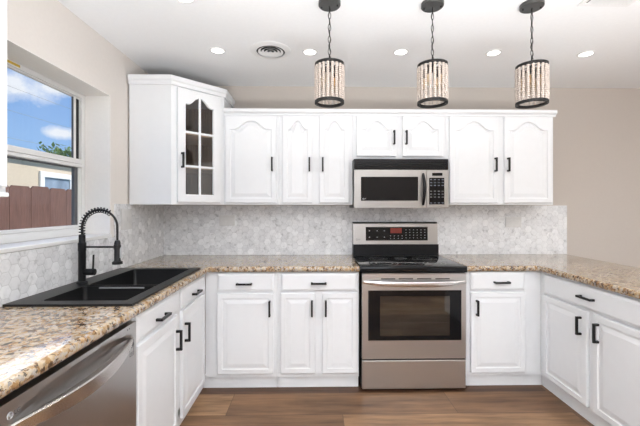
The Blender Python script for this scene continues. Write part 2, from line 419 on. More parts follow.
def planks():
    m, nt, b = nodes('wood_plank_floor')
    t = nt.nodes.new('ShaderNodeTexCoord')
    s = nt.nodes.new('ShaderNodeSeparateXYZ'); nt.links.new(t.outputs['Object'], s.inputs[0])
    PW, PL, SEED = 0.265, 1.52, 15.0
    yr = mathn(nt, 'MULTIPLY_ADD', s.outputs['Y'], 1 / PW, 102.547)
    row = mathn(nt, 'FLOOR', yr); fy = mathn(nt, 'FRACT', yr)
    xr = mathn(nt, 'ADD', mathn(nt, 'MULTIPLY_ADD', s.outputs['X'], 1 / PL, 49.985), mathn(nt, 'MULTIPLY', row, 0.5))
    col = mathn(nt, 'FLOOR', xr); fx = mathn(nt, 'FRACT', xr)
    cb = nt.nodes.new('ShaderNodeCombineXYZ'); nt.links.new(row, cb.inputs[0]); nt.links.new(col, cb.inputs[1]); cb.inputs[2].default_value = SEED
    w2 = nt.nodes.new('ShaderNodeTexWhiteNoise'); w2.noise_dimensions = '3D'; nt.links.new(cb.outputs[0], w2.inputs['Vector'])
    off = vmath(nt, 'MULTIPLY', w2.outputs['Color'], (9, 9, 9))
    g = nt.nodes.new('ShaderNodeMapping'); g.inputs['Scale'].default_value = (1.6, 17, 1)
    nt.links.new(vmath(nt, 'ADD', t.outputs['Object'], off), g.inputs[0])
    gn = noise(nt, g.outputs[0], 1.6, 6, 0.62)
    g2 = nt.nodes.new('ShaderNodeMapping'); g2.inputs['Scale'].default_value = (1.2, 5, 1)
    nt.links.new(vmath(nt, 'ADD', t.outputs['Object'], off), g2.inputs[0])
    gn2 = noise(nt, g2.outputs[0], 1.3, 3, 0.5)
    tone = ramp(nt, w2.outputs['Value'], [(0.0, (0.085, 0.042, 0.025)), (0.3, (0.135, 0.070, 0.039)), (0.55, (0.23, 0.130, 0.070)), (1.0, (0.36, 0.22, 0.12))])
    c = mix(nt, 1.0, tone, ramp(nt, gn, [(0.28, (0.50, 0.48, 0.46)), (0.5, (0.95, 0.95, 0.95)), (0.72, (1.30, 1.27, 1.24))]), 'MULTIPLY')
    c = mix(nt, 1.0, c, ramp(nt, gn2, [(0.3, (0.72, 0.70, 0.68)), (0.7, (1.2, 1.2, 1.2))]), 'MULTIPLY')
    ey = mathn(nt, 'MINIMUM', fy, mathn(nt, 'SUBTRACT', 1.0, fy)); ex = mathn(nt, 'MINIMUM', fx, mathn(nt, 'SUBTRACT', 1.0, fx))
    seam = mathn(nt, 'MAXIMUM', mathn(nt, 'LESS_THAN', ey, 0.010), mathn(nt, 'LESS_THAN', ex, 0.0015))
    c = mix(nt, mathn(nt, 'MULTIPLY', seam, 0.6), c, (0.05, 0.03, 0.02))
    nt.links.new(c, b.inputs['Base Color'])
    b.inputs['Roughness'].default_value = 0.42; b.inputs['Specular IOR Level'].default_value = 0.3
    bump(nt, b, mathn(nt, 'SUBTRACT', gn, seam), 0.08, 0.001)
    return m
M_floor = planks()

# ------------------------------------------------------------------ setting
XL, XR, YR = -0.02, 6.0, -6.8          # left wall plane, right wall, far end of the room
WY0, WY1, WZ0, WZ1 = -2.20, -0.831, 1.165, 2.106   # window opening in the left wall
struct('floor', bx(XL - 0.2, XR + 0.1, YR - 0.1, 0.1, -0.08, 0.0), M_floor)
struct('ceiling', bx(XL - 0.2, XR + 0.1, YR - 0.1, 0.1, H, H + 0.08), M_ceiling)
struct('wall_back', bx(XL - 0.2, XR + 0.1, 0.0, 0.12, 0.0, H), M_wall_back)
b = bmesh.new()
box(b, XL - 0.2, XL, YR - 0.1, WY0, 0, H); box(b, XL - 0.2, XL, WY1, 0.0, 0, H)
box(b, XL - 0.2, XL, WY0, WY1, 0, WZ0); box(b, XL - 0.2, XL, WY0, WY1, WZ1, H)
struct('wall_left', b, M_wall_left)
struct('wall_right', bx(XR, XR + 0.1, YR, 0, 0, H), M_wall_left)
b = bmesh.new()
box(b, XL, 0.2, YR - 0.1, YR, 0, H); box(b, 2.2, XR, YR - 0.1, YR, 0, H); box(b, 0.2, 2.2, YR - 0.1, YR, 2.25, H); box(b, 0.2, 2.2, YR - 0.1, YR, 0, 0.85)
struct('wall_rear', b, M_wall_back)
# reveal lining of the window recess: painted jamb, head, and white stool
b = bmesh.new()
box(b, XL - 0.165, XL + 0.001, WY1 - 0.004, WY1 + 0.0, WZ0, WZ1 - 0.004)
box(b, XL - 0.165, XL + 0.001, WY0, WY1, WZ1 - 0.004, WZ1)
struct('trim_1', b, M_reveal)
struct('trim_2', bx(XL - 0.165, XL + 0.014, WY0, WY1 - 0.004, WZ0 - 0.018, WZ0 + 0.004, bev=0.003), M_trimwhite)

# window unit (single-hung, white vinyl)
FX0, FX1 = -0.235, -0.185
win = thing('window_1', 'white vinyl single-hung window deep in the left wall recess above the sink', 'window', (FX1, -1.5, WZ0))
win['kind'] = 'structure'
for k in ('label', 'category'): pass
b = bmesh.new(); y0, y1 = WY0, WY1 - 0.004; zt, zb = WZ1 - 0.004, WZ0 + 0.004
box(b, FX0, FX1, y1 - 0.035, y1, zb, zt, bev=0.002); box(b, FX0, FX1, y0, y0 + 0.035, zb, zt, bev=0.002)
box(b, FX0, FX1, y0 + 0.035, y1 - 0.035, zt - 0.028, zt, bev=0.002); box(b, FX0, FX1, y0 + 0.035, y1 - 0.035, zb, zb + 0.045, bev=0.002)
obj('window_frame', b, M_frame_white, win)
zr0, zr1 = 1.622, 1.667
GP = FX1 - 0.016                                       # glazing plane
b = bmesh.new()                                        # fixed upper sash
box(b, GP - 0.012, GP + 0.004, y1 - 0.094, y1 - 0.072, zr1, zt - 0.028, bev=0.002); box(b, GP - 0.012, GP + 0.004, y0 + 0.04, y0 + 0.07, zr1, zt - 0.028, bev=0.002)
box(b, GP - 0.012, GP + 0.004, y0 + 0.07, y1 - 0.094, zt - 0.036, zt - 0.028, bev=0.002)
box(b, FX0 + 0.002, FX1 + 0.006, y0 + 0.036, y1 - 0.036, zr0 + 0.012, zr1, bev=0.004)
obj('upper_sash', b, M_frame_white, win)
b = bmesh.new()
box(b, FX0 + 0.012, FX1 - 0.018, y1 - 0.071, y1 - 0.036, zr1, zt - 0.03)
obj('balance_channel', b, M_frame_white, win)
obj('channel_slot', bx(FX1 - 0.018, FX1 - 0.014, y1 - 0.066, y1 - 0.044, zr1 + 0.0, zt - 0.04), M_dark, win)
obj('jamb_gasket', bx(GP - 0.010, GP + 0.002, y1 - 0.0975, y1 - 0.0945, zr1, zt - 0.036), M_darkgrey, win)
b = bmesh.new()                                        # lower sash
box(b, FX1 - 0.030, FX1 - 0.006, y1 - 0.058, y1 - 0.036, zb + 0.046, zr0 + 0.010, bev=0.002); box(b, FX1 - 0.030, FX1 - 0.006, y0 + 0.036, y0 + 0.075, zb + 0.046, zr0 + 0.010, bev=0.002)
box(b, FX1 - 0.030, FX1 - 0.006, y0 + 0.075, y1 - 0.058, zb + 0.046, zb + 0.066, bev=0.002)
box(b, FX1 - 0.030, FX1 + 0.010, y0 + 0.036, y1 - 0.036, zr0 - 0.010, zr0 + 0.010, bev=0.003)
obj('lower_sash', b, M_frame_white, win)
b = bmesh.new()
box(b, FX1 - 0.032, FX1 - 0.012, y1 - 0.088, y1 - 0.0585, zb + 0.067, zr0 - 0.0105); box(b, FX1 - 0.032, FX1 - 0.016, y0 + 0.076, y1 - 0.088, zr0 - 0.018, zr0 - 0.0105)
obj('shade_gap_strip', b, M_darkgrey, win)  # dark grey strips stand in for the shadow gap round the lower pane
obj('pane', bx(GP - 0.006, GP - 0.002, y0 + 0.07, y1 - 0.0975, zr1, zt - 0.036), M_glass, win)
obj('pane', bx(FX1 - 0.026, FX1 - 0.022, y0 + 0.075, y1 - 0.088, zb + 0.066, zr0 - 0.018), M_glass, win)
obj('warning_label', bx(FX1 - 0.002, FX1 + 0.0005, -1.70, -1.36, zt - 0.021, zt - 0.008), M_yellow, win)['label'] = 'yellow paper label on the head of the frame'

# ------------------------------------------------------------------ outdoors
struct('ground', bx(-14, XL - 0.21, -12, 14, -0.25, -0.05), M_ground)
FNX = -2.1
fence = thing('garden_fence', 'red-brown board fence with notched board tops outside the kitchen window', 'fence', (FNX, 1.2, -0.05))
def fence_board(y, top):
    bm = bmesh.new(); w = 0.300
    poly = [(-w / 2, -0.05), (w / 2, -0.05), (w / 2, top - 0.035), (w / 2 - 0.035, top), (-w / 2 + 0.035, top), (-w / 2, top - 0.035)]
    f = [bm.verts.new((FNX, y + a, z)) for a, z in poly]; g = [bm.verts.new((FNX + 0.018, y + a, z)) for a, z in poly]
    bm.faces.new(f); bm.faces.new(g[::-1])
    for i in range(6): bm.faces.new((f[i], f[(i + 1) % 6], g[(i + 1) % 6], g[i]))
    return bm
for i in range(13):
    obj('board', fence_board(-1.49 + i * 0.305, 1.615 + random.uniform(-0.012, 0.012)), M_fence, fence)
obj('rail', bx(FNX - 0.045, FNX - 0.002, -1.68, 2.05, 1.25, 1.34), M_fence, fence)
obj('rail', bx(FNX - 0.045, FNX - 0.002, -1.68, 2.05, 0.25, 0.34), M_fence, fence)

HX = -5.2
house = thing('neighbor_house', 'beige stucco house with a white-trimmed window beyond the fence', 'house', (HX, 3.5, -0.05))
obj('wall', bx(HX - 4, HX, -4, 9, -0.05, 2.55), M_stucco, house)
b = bmesh.new()
prism(b, [(HX - 4.4, -4.4), (HX + 0.16, -4.4), (HX + 0.16, 9.4), (HX - 4.4, 9.4)], 2.55, 2.66)
obj('eave', b, M_soffit, house)
hf = bmesh.new()
hy0, hy1, hz0, hz1 = 5.25, 6.40, 0.9, 2.09
box(hf, HX, HX + 0.05, hy0, hy1, hz1, hz1 + 0.13); box(hf, HX, HX + 0.05, hy0, hy1, hz0 - 0.1, hz0)
box(hf, HX, HX + 0.05, hy0, hy0 + 0.13, hz0, hz1); box(hf, HX, HX + 0.05, hy1 - 0.13, hy1, hz0, hz1)
hw = obj('window_surround', hf, M_trimwhite, house)
obj('pane', bx(HX + 0.005, HX + 0.015, hy0 + 0.13, hy1 - 0.13, hz0, hz1), M_houseglass, hw)

tree = thing('garden_tree', 'green tree top showing over the roof at the right of the kitchen window', 'tree', (-11.0, 14.6, -0.05))
obj('trunk', tube(bmesh.new(), [(-11, 14.6, -0.05), (-11.05, 14.65, 2.2), (-10.9, 14.6, 3.6)], 0.14, 8, rs=[0.2, 0.15, 0.07]), M_bark, tree, smooth=60)
b = bmesh.new()
for i in range(900):
    a = random.uniform(0, 2 * PI); rr = random.uniform(0, 1) ** 0.5 * 1.15; z = random.gauss(3.75, 0.30)
    c = Vector((-11 + rr * math.cos(a), 14.6 + rr * math.sin(a), z)); s = random.uniform(0.09, 0.19)
    u = Vector((random.gauss(0, 1), random.gauss(0, 1), random.gauss(0, 1))).normalized(); v = basis(u)[0]
    b.faces.new([b.verts.new(c + u * s), b.verts.new(c + v * s * 0.45), b.verts.new(c - u * s), b.verts.new(c - v * s * 0.45)])
fo = obj('foliage', b, M_leaf, tree)
for zc, lab in ((3.55, 'lower'), (4.35, 'middle'), (5.05, 'upper')):
    pts = [(-7.5, -10 + 24 * k / 24, zc - 0.22 * math.sin(PI * k / 24)) for k in range(25)]
    tag(obj('power_cable', tube(bmesh.new(), pts, 0.0045, 6), M_cable, loc=(-7.5, 2, zc)), lab + ' of the thin overhead cables crossing the sky in the window', 'cable', 'overhead cables')

# ------------------------------------------------------------------ backsplash
SPT = 1.37
b = bmesh.new()
box(b, XL + 0.0115, 3.703, -0.010, -0.0005, 0.916, SPT - 0.002)
tag(obj('tile_backsplash', b, M_hex), 'white and grey hexagon marble tile backsplash along the back wall behind the range', 'backsplash', 'hexagon tile backsplash')
b = bmesh.new()
box(b, XL + 0.0005, XL + 0.011, -0.79, -0.0005, 0.916, SPT + 0.005)
box(b, XL + 0.0005, XL + 0.011, -2.42, -0.79, 0.916, WZ0 - 0.019)
tag(obj('tile_backsplash', b, M_hex), 'white and grey hexagon marble tile backsplash on the left wall behind the sink', 'backsplash', 'hexagon tile backsplash')

# ------------------------------------------------------------------ cabinet fronts
def outline(x0, x1, z0, z1, arch, n=28, sh=0.17):
    """closed loop, counter-clockwise from bottom left; arch is the rise of the cathedral top"""
    pts = [(x0, z0), (x1, z0), (x1, z1 - arch)]
    c = (x0 + x1) / 2; hw = (x1 - x0) / 2
    for k in range(n + 1):
        t = 1 - 2 * k / n; x = c + hw * (1 - sh) * t
        a = abs(t)
        z = z1 - arch + arch * 0.5 * (1 + math.cos(PI * a ** 1.15))
        pts.append((x, z))
    pts.append((x0, z1 - arch))
    return pts
def door_bm(w, h, arch=0.0, rail=0.058, t=0.02, top=None, hole=False, bottom=None):
    """raised panel door, local x 0..w, y 0..h, z 0..t"""
    bm = bmesh.new(); top = top or rail; bottom = bottom or rail
    def loop(ins, z, deep=0.0):
        P = outline(rail + ins, w - rail - ins, bottom + ins, h - top - ins, max(0, arch - ins * 0.15 * (arch > 0)))
        n_ = len(P)
        return [bm.verts.new((x, y, z - (deep if (arch > 0 and 3 <= i <= n_ - 2) else 0.0))) for i, (x, y) in enumerate(P)]
    pr = outline(rail, w - rail, bottom, h - top, arch)
    def rect(z, e=0.0):
        out = []
        for i, (x, y) in enumerate(pr):
            if i == 0: q = (e, e)
            elif i == 1: q = (w - e, e)
            elif i == 2: q = (w - e, h - e)
            elif i == len(pr) - 1: q = (e, h - e)
            else: q = (min(w - e, max(e, x)), h - e)
            out.append(bm.verts.new((q[0], q[1], z)))
        return out
    if hole: L = [rect(0), rect(t - 0.003), rect(t, 0.004), loop(0, t), loop(0.006, t - 0.006), loop(0.006, 0), ]
    else: L = [rect(0), rect(t - 0.003), rect(t, 0.004), loop(0, t), loop(0.003, t - 0.005, 0.009), loop(0.013, t - 0.0055, 0.010), loop(0.040, t - 0.0004), ]
    n = len(L[0])
    for A, B in zip(L, L[1:]):
        for k in range(n): bm.faces.new((A[k], A[(k + 1) % n], B[(k + 1) % n], B[k]))
    if hole:
        A, B = L[-1], L[0]
        for k in range(n): bm.faces.new((A[k], A[(k + 1) % n], B[(k + 1) % n], B[k]))
    else:
        bm.faces.new(L[-1]); bm.faces.new(L[0][::-1])
    return bm
def drawer_bm(w, h, t=0.02):
    bm = bmesh.new()
    def r(e, z): return [bm.verts.new(p + (z,)) for p in ((e, e), (w - e, e), (w - e, h - e), (e, h - e))]
    L = [r(0, 0), r(0, t - 0.009), r(0.004, t - 0.006), r(0.014, t - 0.001), r(0.018, t)]
    for A, B in zip(L, L[1:]):
        for k in range(4): bm.faces.new((A[k], A[(k + 1) % 4], B[(k + 1) % 4], B[k]))
    bm.faces.new(L[-1]); bm.faces.new(L[0][::-1])
    return bm
def pull_bm(length, vertical, z0):
    """square bar pull centred on the local origin, standing off from z0"""
    bm = bmesh.new(); s = 0.0065; h = length / 2; pr = 0.034
    box(bm, -s, s, -h, h, z0 + pr - 2 * s, z0 + pr, bev=0.001)
    for e in (-1, 1):
        box(bm, -s, s, e * h - (2 * s if e > 0 else 0), e * h + (2 * s if e < 0 else 0), z0, z0 + pr - 2 * s)
    if not vertical: bm.transform(Matrix.Rotation(PI / 2, 4, 'Z'))
    return bm
def add_front(kind, cab, M, x0, x1, z0, z1, pull=None, arch=0.0, rail=0.058, top=None, PL=0.115):
    w, h = x1 - x0, z1 - z0
    bm = drawer_bm(w, h) if kind == 'drawer' else door_bm(w, h, arch, rail, top=top)
    T = M @ Matrix.Translation((x0, z0, 0.001))
    bm.transform(T)
    d = obj(kind, bm, M_white, cab)
    if pull:
        pb = pull_bm(PL, kind != 'drawer', 0.0)
        pb.transform(M @ Matrix.Translation((pull[0], pull[1], 0.0212)))
        obj('handle', pb, M_black, d)['label'] = 'black bar handle'
    return d
def body_bm(M, W, D, z0, z1, hollow=False, stiles=0.035, open_top=False):
    bm = bmesh.new()
    if not hollow: box(bm, 0.0002, W - 0.0002, z0, z1, -D, 0)
    else:
        box(bm, 0.0006, 0.018, z0, z1, -D, 0); box(bm, W - 0.018, W - 0.0006, z0, z1, -D, 0)
        box(bm, 0.018, W - 0.018, z0, z0 + 0.018, -D, 0)
        box(bm, 0.018, W - 0.018, z0 + 0.018, z1, -D, -D + 0.008)
        box(bm, 0.018, W - 0.018, z1 - 0.19, z1, -0.018, 0)
        box(bm, W / 2 - 0.06, W / 2 + 0.06, z0 + 0.018, z1 - 0.19, -0.018, 0)
        box(bm, 0.018, W - 0.018, z0 + 0.018, z0 + 0.06, -0.018, 0)
    bm.transform(M)
    return bm

# ---- wall cabinets
UG = 'white wall cabinets'
UB, UT = 1.372, 2.118
def upper(x0, x1, label, doors, zb=UB):
    t = thing('wall_cabinet', label, 'cabinet', ((x0 + x1) / 2, -0.15, zb), UG)
    M = frame((x0, -0.305, 0), (1, 0, 0), (0, -1, 0))
    obj('body', body_bm(M, x1 - x0, 0.304, zb, UT), M_white, t)
    for a, c, lo, hi, hx, hz, arch in doors:
        add_front('door', t, M, a - x0, c - x0, lo, hi, (hx - x0, hz), arch, 0.038, top=0.042)
    return t
upper(0.612, 1.069, 'white wall cabinet with one wide arched door, beside the glass corner cabinet', [(0.628, 1.045, 1.388, 2.108, 1.012, 1.706, 0.072)])
upper(1.070, 1.677, 'white wall cabinet with two narrow arched doors, left of the microwave', [(1.096, 1.343, 1.388, 2.108, 1.318, 1.704, 0.070), (1.402, 1.648, 1.388, 2.108, 1.428, 1.704, 0.070)])
upper(1.678, 2.457, 'short white wall cabinet with two arched doors right above the microwave', [(1.708, 2.040, 1.775, 2.108, 2.018, 1.928, 0.068), (2.092, 2.430, 1.775, 2.108, 2.120, 1.928, 0.068)], zb=1.7435)
upper(2.458, 3.369, 'white wall cabinet with two wide arched doors, at the right end of the row', [(2.485, 2.892, 1.388, 2.108, 2.866, 1.706, 0.072), (2.946, 3.350, 1.388, 2.108, 2.972, 1.706, 0.072)])
# crown moulding along the straight run
prof = [(-0.004, 2.112), (0.012, 2.112), (0.013, 2.126), (0.020, 2.131), (0.028, 2.138), (0.030, 2.143), (0.030, 2.163), (-0.10, 2.163), (-0.10, 2.1190), (-0.004, 2.1190)]
b = sweep(bmesh.new(), [(0.614, -0.305), (3.386, -0.305)], prof)
tag(obj('crown_moulding', b, M_white, loc=(2.0, -0.3, 2.112)), 'long white crown moulding along the top of the straight row of wall cabinets', 'moulding')

# ---- corner wall cabinet with glazed diagonal door
CT = 2.262
cc = thing('corner_cabinet', 'tall white corner wall cabinet with a six-pane arched glass door', 'cabinet', (0.25, -0.25, UB))
A = Vector((0.300, -0.610, 0)); B2 = Vector((0.611, -0.302, 0)); dl = (B2 - A).length; uu = (B2 - A).normalized(); oo = Vector((uu.y, -uu.x, 0))
MD = frame(A, uu, oo)
b = bmesh.new()
X0 = XL + 0.0125
box(b, X0, 0.300, -0.610, -0.592, UB, CT)                                 # side panel facing the room
box(b, 0.593, 0.611, -0.302, -0.0115, UB, CT)
prism(b, [(X0, -0.592), (0.300, -0.592), (0.593, -0.302), (0.593, -0.0115), (X0, -0.0115)], UB, UB + 0.018)
prism(b, [(X0, -0.592), (0.300, -0.592), (0.593, -0.302), (0.593, -0.0115), (X0, -0.0115)], CT - 0.018, CT)
fb = bmesh.new()                                                           # face frame
box(fb, 0.0, 0.045, UB, CT, -0.018, 0); box(fb, dl - 0.045, dl, UB, CT, -0.018, 0)
box(fb, 0.045, dl - 0.045, UB, UB + 0.035, -0.018, 0); box(fb, 0.045, dl - 0.045, CT - 0.045, CT, -0.018, 0)
fb.transform(MD)
obj('body', b, M_white, cc); obj('face_frame', fb, M_white, cc)
b = bmesh.new()
box(b, X0, 0.593, -0.0185, -0.0115, UB + 0.018, CT - 0.018); box(b, X0, X0 + 0.007, -0.592, -0.0185, UB + 0.018, CT - 0.018)
box(b, X0 + 0.007, 0.298, -0.592, -0.586, UB + 0.018, CT - 0.018); box(b, 0.587, 0.593, -0.302, -0.0185, UB + 0.018, CT - 0.018)
obj('interior_lining', b, M_interior, cc)['label'] = 'dark brown wood inside'
DZ0, DZ1 = 1.388, 2.249
dw0, dw1 = 0.040, dl - 0.045
w, h = dw1 - dw0, DZ1 - DZ0
dm = door_bm(w, h, 0.062, 0.057, hole=True, top=0.048, bottom=0.056)
TD = MD @ Matrix.Translation((dw0, DZ0, 0.001))
gx0, gx1, gz0, gz1 = 0.063, w - 0.063, 0.062, h - 0.054
for zz in (0.335, 0.335):
    pass
SH1, SH2 = 1.665, 1.925
vb = dm
box(vb, w / 2 - 0.008, w / 2 + 0.008, gz0 - 0.01, gz1 + 0.003, 0.004, 0.017)
for s in (SH1, SH2): box(vb, gx0 - 0.01, gx1 + 0.01, s - DZ0 - 0.008, s - DZ0 + 0.008, 0.004, 0.0168)
dm.transform(TD)
gd = obj('door', dm, M_white, cc)
gb = bmesh.new()
vs = [gb.verts.new((x, y, 0.003)) for x, y in outline(0.059, w - 0.059, 0.058, h - 0.050, 0.062)]
gb.faces.new(vs)
r = bmesh.ops.extrude_face_region(gb, geom=gb.faces[:]); bmesh.ops.translate(gb, verts=[v for v in r['geom'] if isinstance(v, bmesh.types.BMVert)], vec=(0, 0, -0.0025))
gb.transform(TD); obj('pane', gb, M_cabglass, gd)
pb = pull_bm(0.115, True, 0.0); pb.transform(MD @ Matrix.Translation((dw0 + 0.030, 1.705, 0.0212))); obj('handle', pb, M_black, gd)['label'] = 'black bar handle'
for s in (SH1, SH2):
    obj('shelf', prism(bmesh.new(), [(X0 + 0.008, -0.585), (0.292, -0.580), (0.580, -0.296), (0.580, -0.02), (X0 + 0.008, -0.02)], s - 0.010, s + 0.009), M_shelf, cc)['label'] = 'pale wood shelf'
prof = [(-0.004, CT - 0.003), (0.014, CT - 0.003), (0.015, CT + 0.022), (0.022, CT + 0.030), (0.024, CT + 0.036), (0.024, CT + 0.063), (-0.02, CT + 0.063), (-0.02, CT + 0.001), (-0.004, CT + 0.001)]
obj('crown', sweep(bmesh.new(), [(X0, -0.610), (0.300, -0.610), (0.611, -0.302), (0.611, -0.012)], prof), M_white, cc)

# ---- wall cabinet at the left edge of the picture (near side of the window)
t = thing('wall_cabinet', 'white wall cabinet cut by the left edge of the picture, before the window', 'cabinet', (0.15, -2.3, 1.40), UG)
M = frame((0.285, -2.60, 0), (0, 1, 0), (1, 0, 0))
obj('body', body_bm(M, 0.61, 0.303, 1.402, UT), M_white, t)
add_front('door', t, M, 0.015, 0.595, 1.42, 2.108, (0.06, 1.72), 0.082, 0.055)
obj('light_rail', bx(XL + 0.003, 0.300, -2.60, -1.992, 1.386, 1.4015, bev=0.003), M_white, t)

# ---- base cabinets
BG = 'white base cabinets'
BT = 0.874
def base(name, label, O, u, out, W, D, fronts, loc, hollow=False, toe=(0.001, -0.001)):
    t = thing(name, label, 'cabinet', loc, BG)
    M = frame(O, u, out)
    obj('body', body_bm(M, W, D, 0.088, BT, hollow), M_white, t)
    tk = bmesh.new(); box(tk, toe[0], W + toe[1], 0.0, 0.0865, -0.06, -0.024); tk.transform(M)
    obj('toe_kick', tk, M_white, t)
    for f in fronts: add_front(f[0], t, M, *f[1:5], pull=f[5], rail=0.036)
    return t
base('base_cabinet', 'white base cabinet with one drawer and one wide door, by the left inner corner',
     (0.552, -0.61, 0), (1, 0, 0), (0, -1, 0), 0.532, 0.605,
     [('drawer', 0.090, 0.507, 0.729, 0.864, (0.292, 0.788)), ('door', 0.090, 0.507, 0.120, 0.715, (0.478, 0.606))], (0.83, -0.3, 0), toe=(-0.0255, -0.001))
base('base_cabinet', 'white base cabinet with a wide drawer over two narrow doors, left of the range',
     (1.085, -0.61, 0), (1, 0, 0), (0, -1, 0), 0.606, 0.605,
     [('drawer', 0.025, 0.594, 0.729, 0.864, (0.306, 0.791)), ('door', 0.025, 0.279, 0.120, 0.715, (0.256, 0.606)), ('door', 0.334, 0.594, 0.120, 0.715, (0.358, 0.606))], (1.39, -0.3, 0))
base('base_cabinet', 'white base cabinet with one drawer and one door, right of the range',
     (2.496, -0.61, 0), (1, 0, 0), (0, -1, 0), 0.5698, 0.605,
     [('drawer', 0.031, 0.440, 0.729, 0.868, (0.256, 0.793)), ('door', 0.031, 0.440, 0.115, 0.715, (0.072, 0.604))], (2.75, -0.3, 0), toe=(0.001, 0.0242))
base('peninsula_cabinet', 'white two-door peninsula cabinet under a wide drawer, at the right edge',
     (3.066, -0.6103, 0), (0, -1, 0), (-1, 0, 0), 0.98, 0.60,
     [('drawer', 0.055, 0.945, 0.718, 0.858, (0.478, 0.790)), ('door', 0.055, 0.470, 0.112, 0.705, (0.425, 0.602)), ('door', 0.518, 0.945, 0.112, 0.705, (0.562, 0.602))], (3.36, -1.1, 0), toe=(-0.0235, -0.001))
base('sink_cabinet', 'white two-door cabinet with two drawer fronts below the black sink',
     (0.55, -1.658, 0), (0, 1, 0), (1, 0, 0), 1.0465, 0.545,
     [('drawer', 0.012, 0.474, 0.745, 0.864, (0.243, 0.790)), ('drawer', 0.551, 0.977, 0.745, 0.864, (0.760, 0.790)),
      ('door', 0.012, 0.474, 0.085, 0.728, (0.446, 0.592)), ('door', 0.551, 0.977, 0.085, 0.728, (0.580, 0.592))], (0.28, -1.15, 0), hollow=True, toe=(0.001, 0.0235))
# blank panel closing the peninsula behind its cabinet and the end of the left run
struct('trim_3', bx(3.668, 3.686, -2.70, -0.012, 0.0, BT), M_white)
struct('trim_4', bx(0.02, 0.56, -2.42, -2.402, 0.0, BT), M_white)
struct('trim_5', bx(3.072, 3.667, -2.70, -1.600, 0.0, BT), M_white)

# ------------------------------------------------------------------ worktops
ZT, ZB = 0.915, 0.8745
def nose(x):   # rounded front edge, outward offset
    return [(0, ZB), (0.016, ZB)] + [(0.016 + 0.014 * math.sin(a) if True else 0, ZB + 0.018 - 0.018 * math.cos(a)) for a in (0.5, 1.0, 1.571)] + \
           [(0.016 + 0.014 * math.cos(a), ZT - 0.014 + 0.014 * math.sin(a)) for a in (0.3, 0.8, 1.2)] + [(0.012, ZT), (0, ZT)]
b = bmesh.new()
CF = 0.560                                  # left run flat part ends here, nose beyond
SX0, SX1, SY0, SY1 = 0.060, 0.520, -1.635, -0.765   # sink cut-out
X0 = XL + 0.0008
box(b, X0, CF, -2.42, SY0, ZB, ZT); box(b, X0, SX0, SY0, SY1, ZB, ZT); box(b, SX1, CF, SY0, SY1, ZB, ZT)
box(b, X0, CF, SY1, -0.0008, ZB, ZT); box(b, CF, 1.690, -0.620, -0.0008, ZB, ZT)
arc = [(CF + 0.045 - 0.045 * math.cos(a), -0.620 - 0.045 + 0.045 * math.sin(a)) for a in [PI / 2 * k / 5 for k in range(6)]]
f = [b.verts.new((x, y, ZT)) for x, y in [(CF, -0.620)] + arc]
b.faces.new(f)
sweep(b, [(CF, -2.42)] + arc + [(1.690, -0.620)], nose(0))
tag(obj('granite_worktop', b, M_granite, loc=(0.5, -0.6, ZB), smooth=40), 'long beige speckled granite worktop holding the black sink, left of the range', 'countertop', 'granite worktops')
b = bmesh.new()
PX0, PX1, PE = 3.058, 3.700, -2.72
box(b, 2.491, PX0, -0.620, -0.0008, ZB, ZT); box(b, PX0, PX1, PE, -0.0008, ZB, ZT)
arc = [(PX0 - 0.045 + 0.045 * math.sin(a), -0.620 - 0.045 + 0.045 * math.cos(a)) for a in [PI / 2 * k / 5 for k in range(6)]]
f = [b.verts.new((x, y, ZT)) for x, y in [(PX0, -0.620)] + arc[::-1]]
b.faces.new(f)
sweep(b, [(2.491, -0.620)] + arc + [(PX0, PE)], nose(0))
tag(obj('granite_worktop', b, M_granite, loc=(3.2, -0.6, ZB), smooth=40), 'beige speckled granite peninsula worktop, right of the range', 'countertop', 'granite worktops')

# ------------------------------------------------------------------ sink
sink = thing('double_sink', 'black drop-in double-bowl sink set in the left granite worktop', 'sink', (0.29, -1.2, ZT))
RX0, RX1, RY0, RY1, RZ = -0.004, 0.556, -1.672, -0.735, ZT + 0.011
bowls = [(0.118, 0.500, -1.612, -1.315), (0.118, 0.500, -1.280, -0.795)]
b = bmesh.new()
z0 = ZT + 0.0006
def rimbox(x0, x1, y0, y1, zz0=z0): box(b, x0, x1, y0, y1, zz0, RZ)
rimbox(RX0, 0.118, RY0, RY1); rimbox(0.500, RX1, RY0, RY1)
rimbox(0.118, 0.500, RY0, bowls[0][2]); rimbox(0.118, 0.500, bowls[1][3], RY1)
bmesh.ops.remove_doubles(b, verts=b.verts[:], dist=1e-5)
obj('rim', b, M_sink, sink)
sweep_p = [(0, z0), (0.003, z0), (0.003, RZ - 0.002), (0.0, RZ)]
obj('rim_edge', sweep(bmesh.new(), [(RX0, RY1), (RX0, RY0), (RX1, RY0), (RX1, RY1), (RX0, RY1)][::-1], [(0.0005, z0), (0.004, z0), (0.004, RZ - 0.003), (0.0005, RZ + 0.0003)]), M_sinkedge, sink)
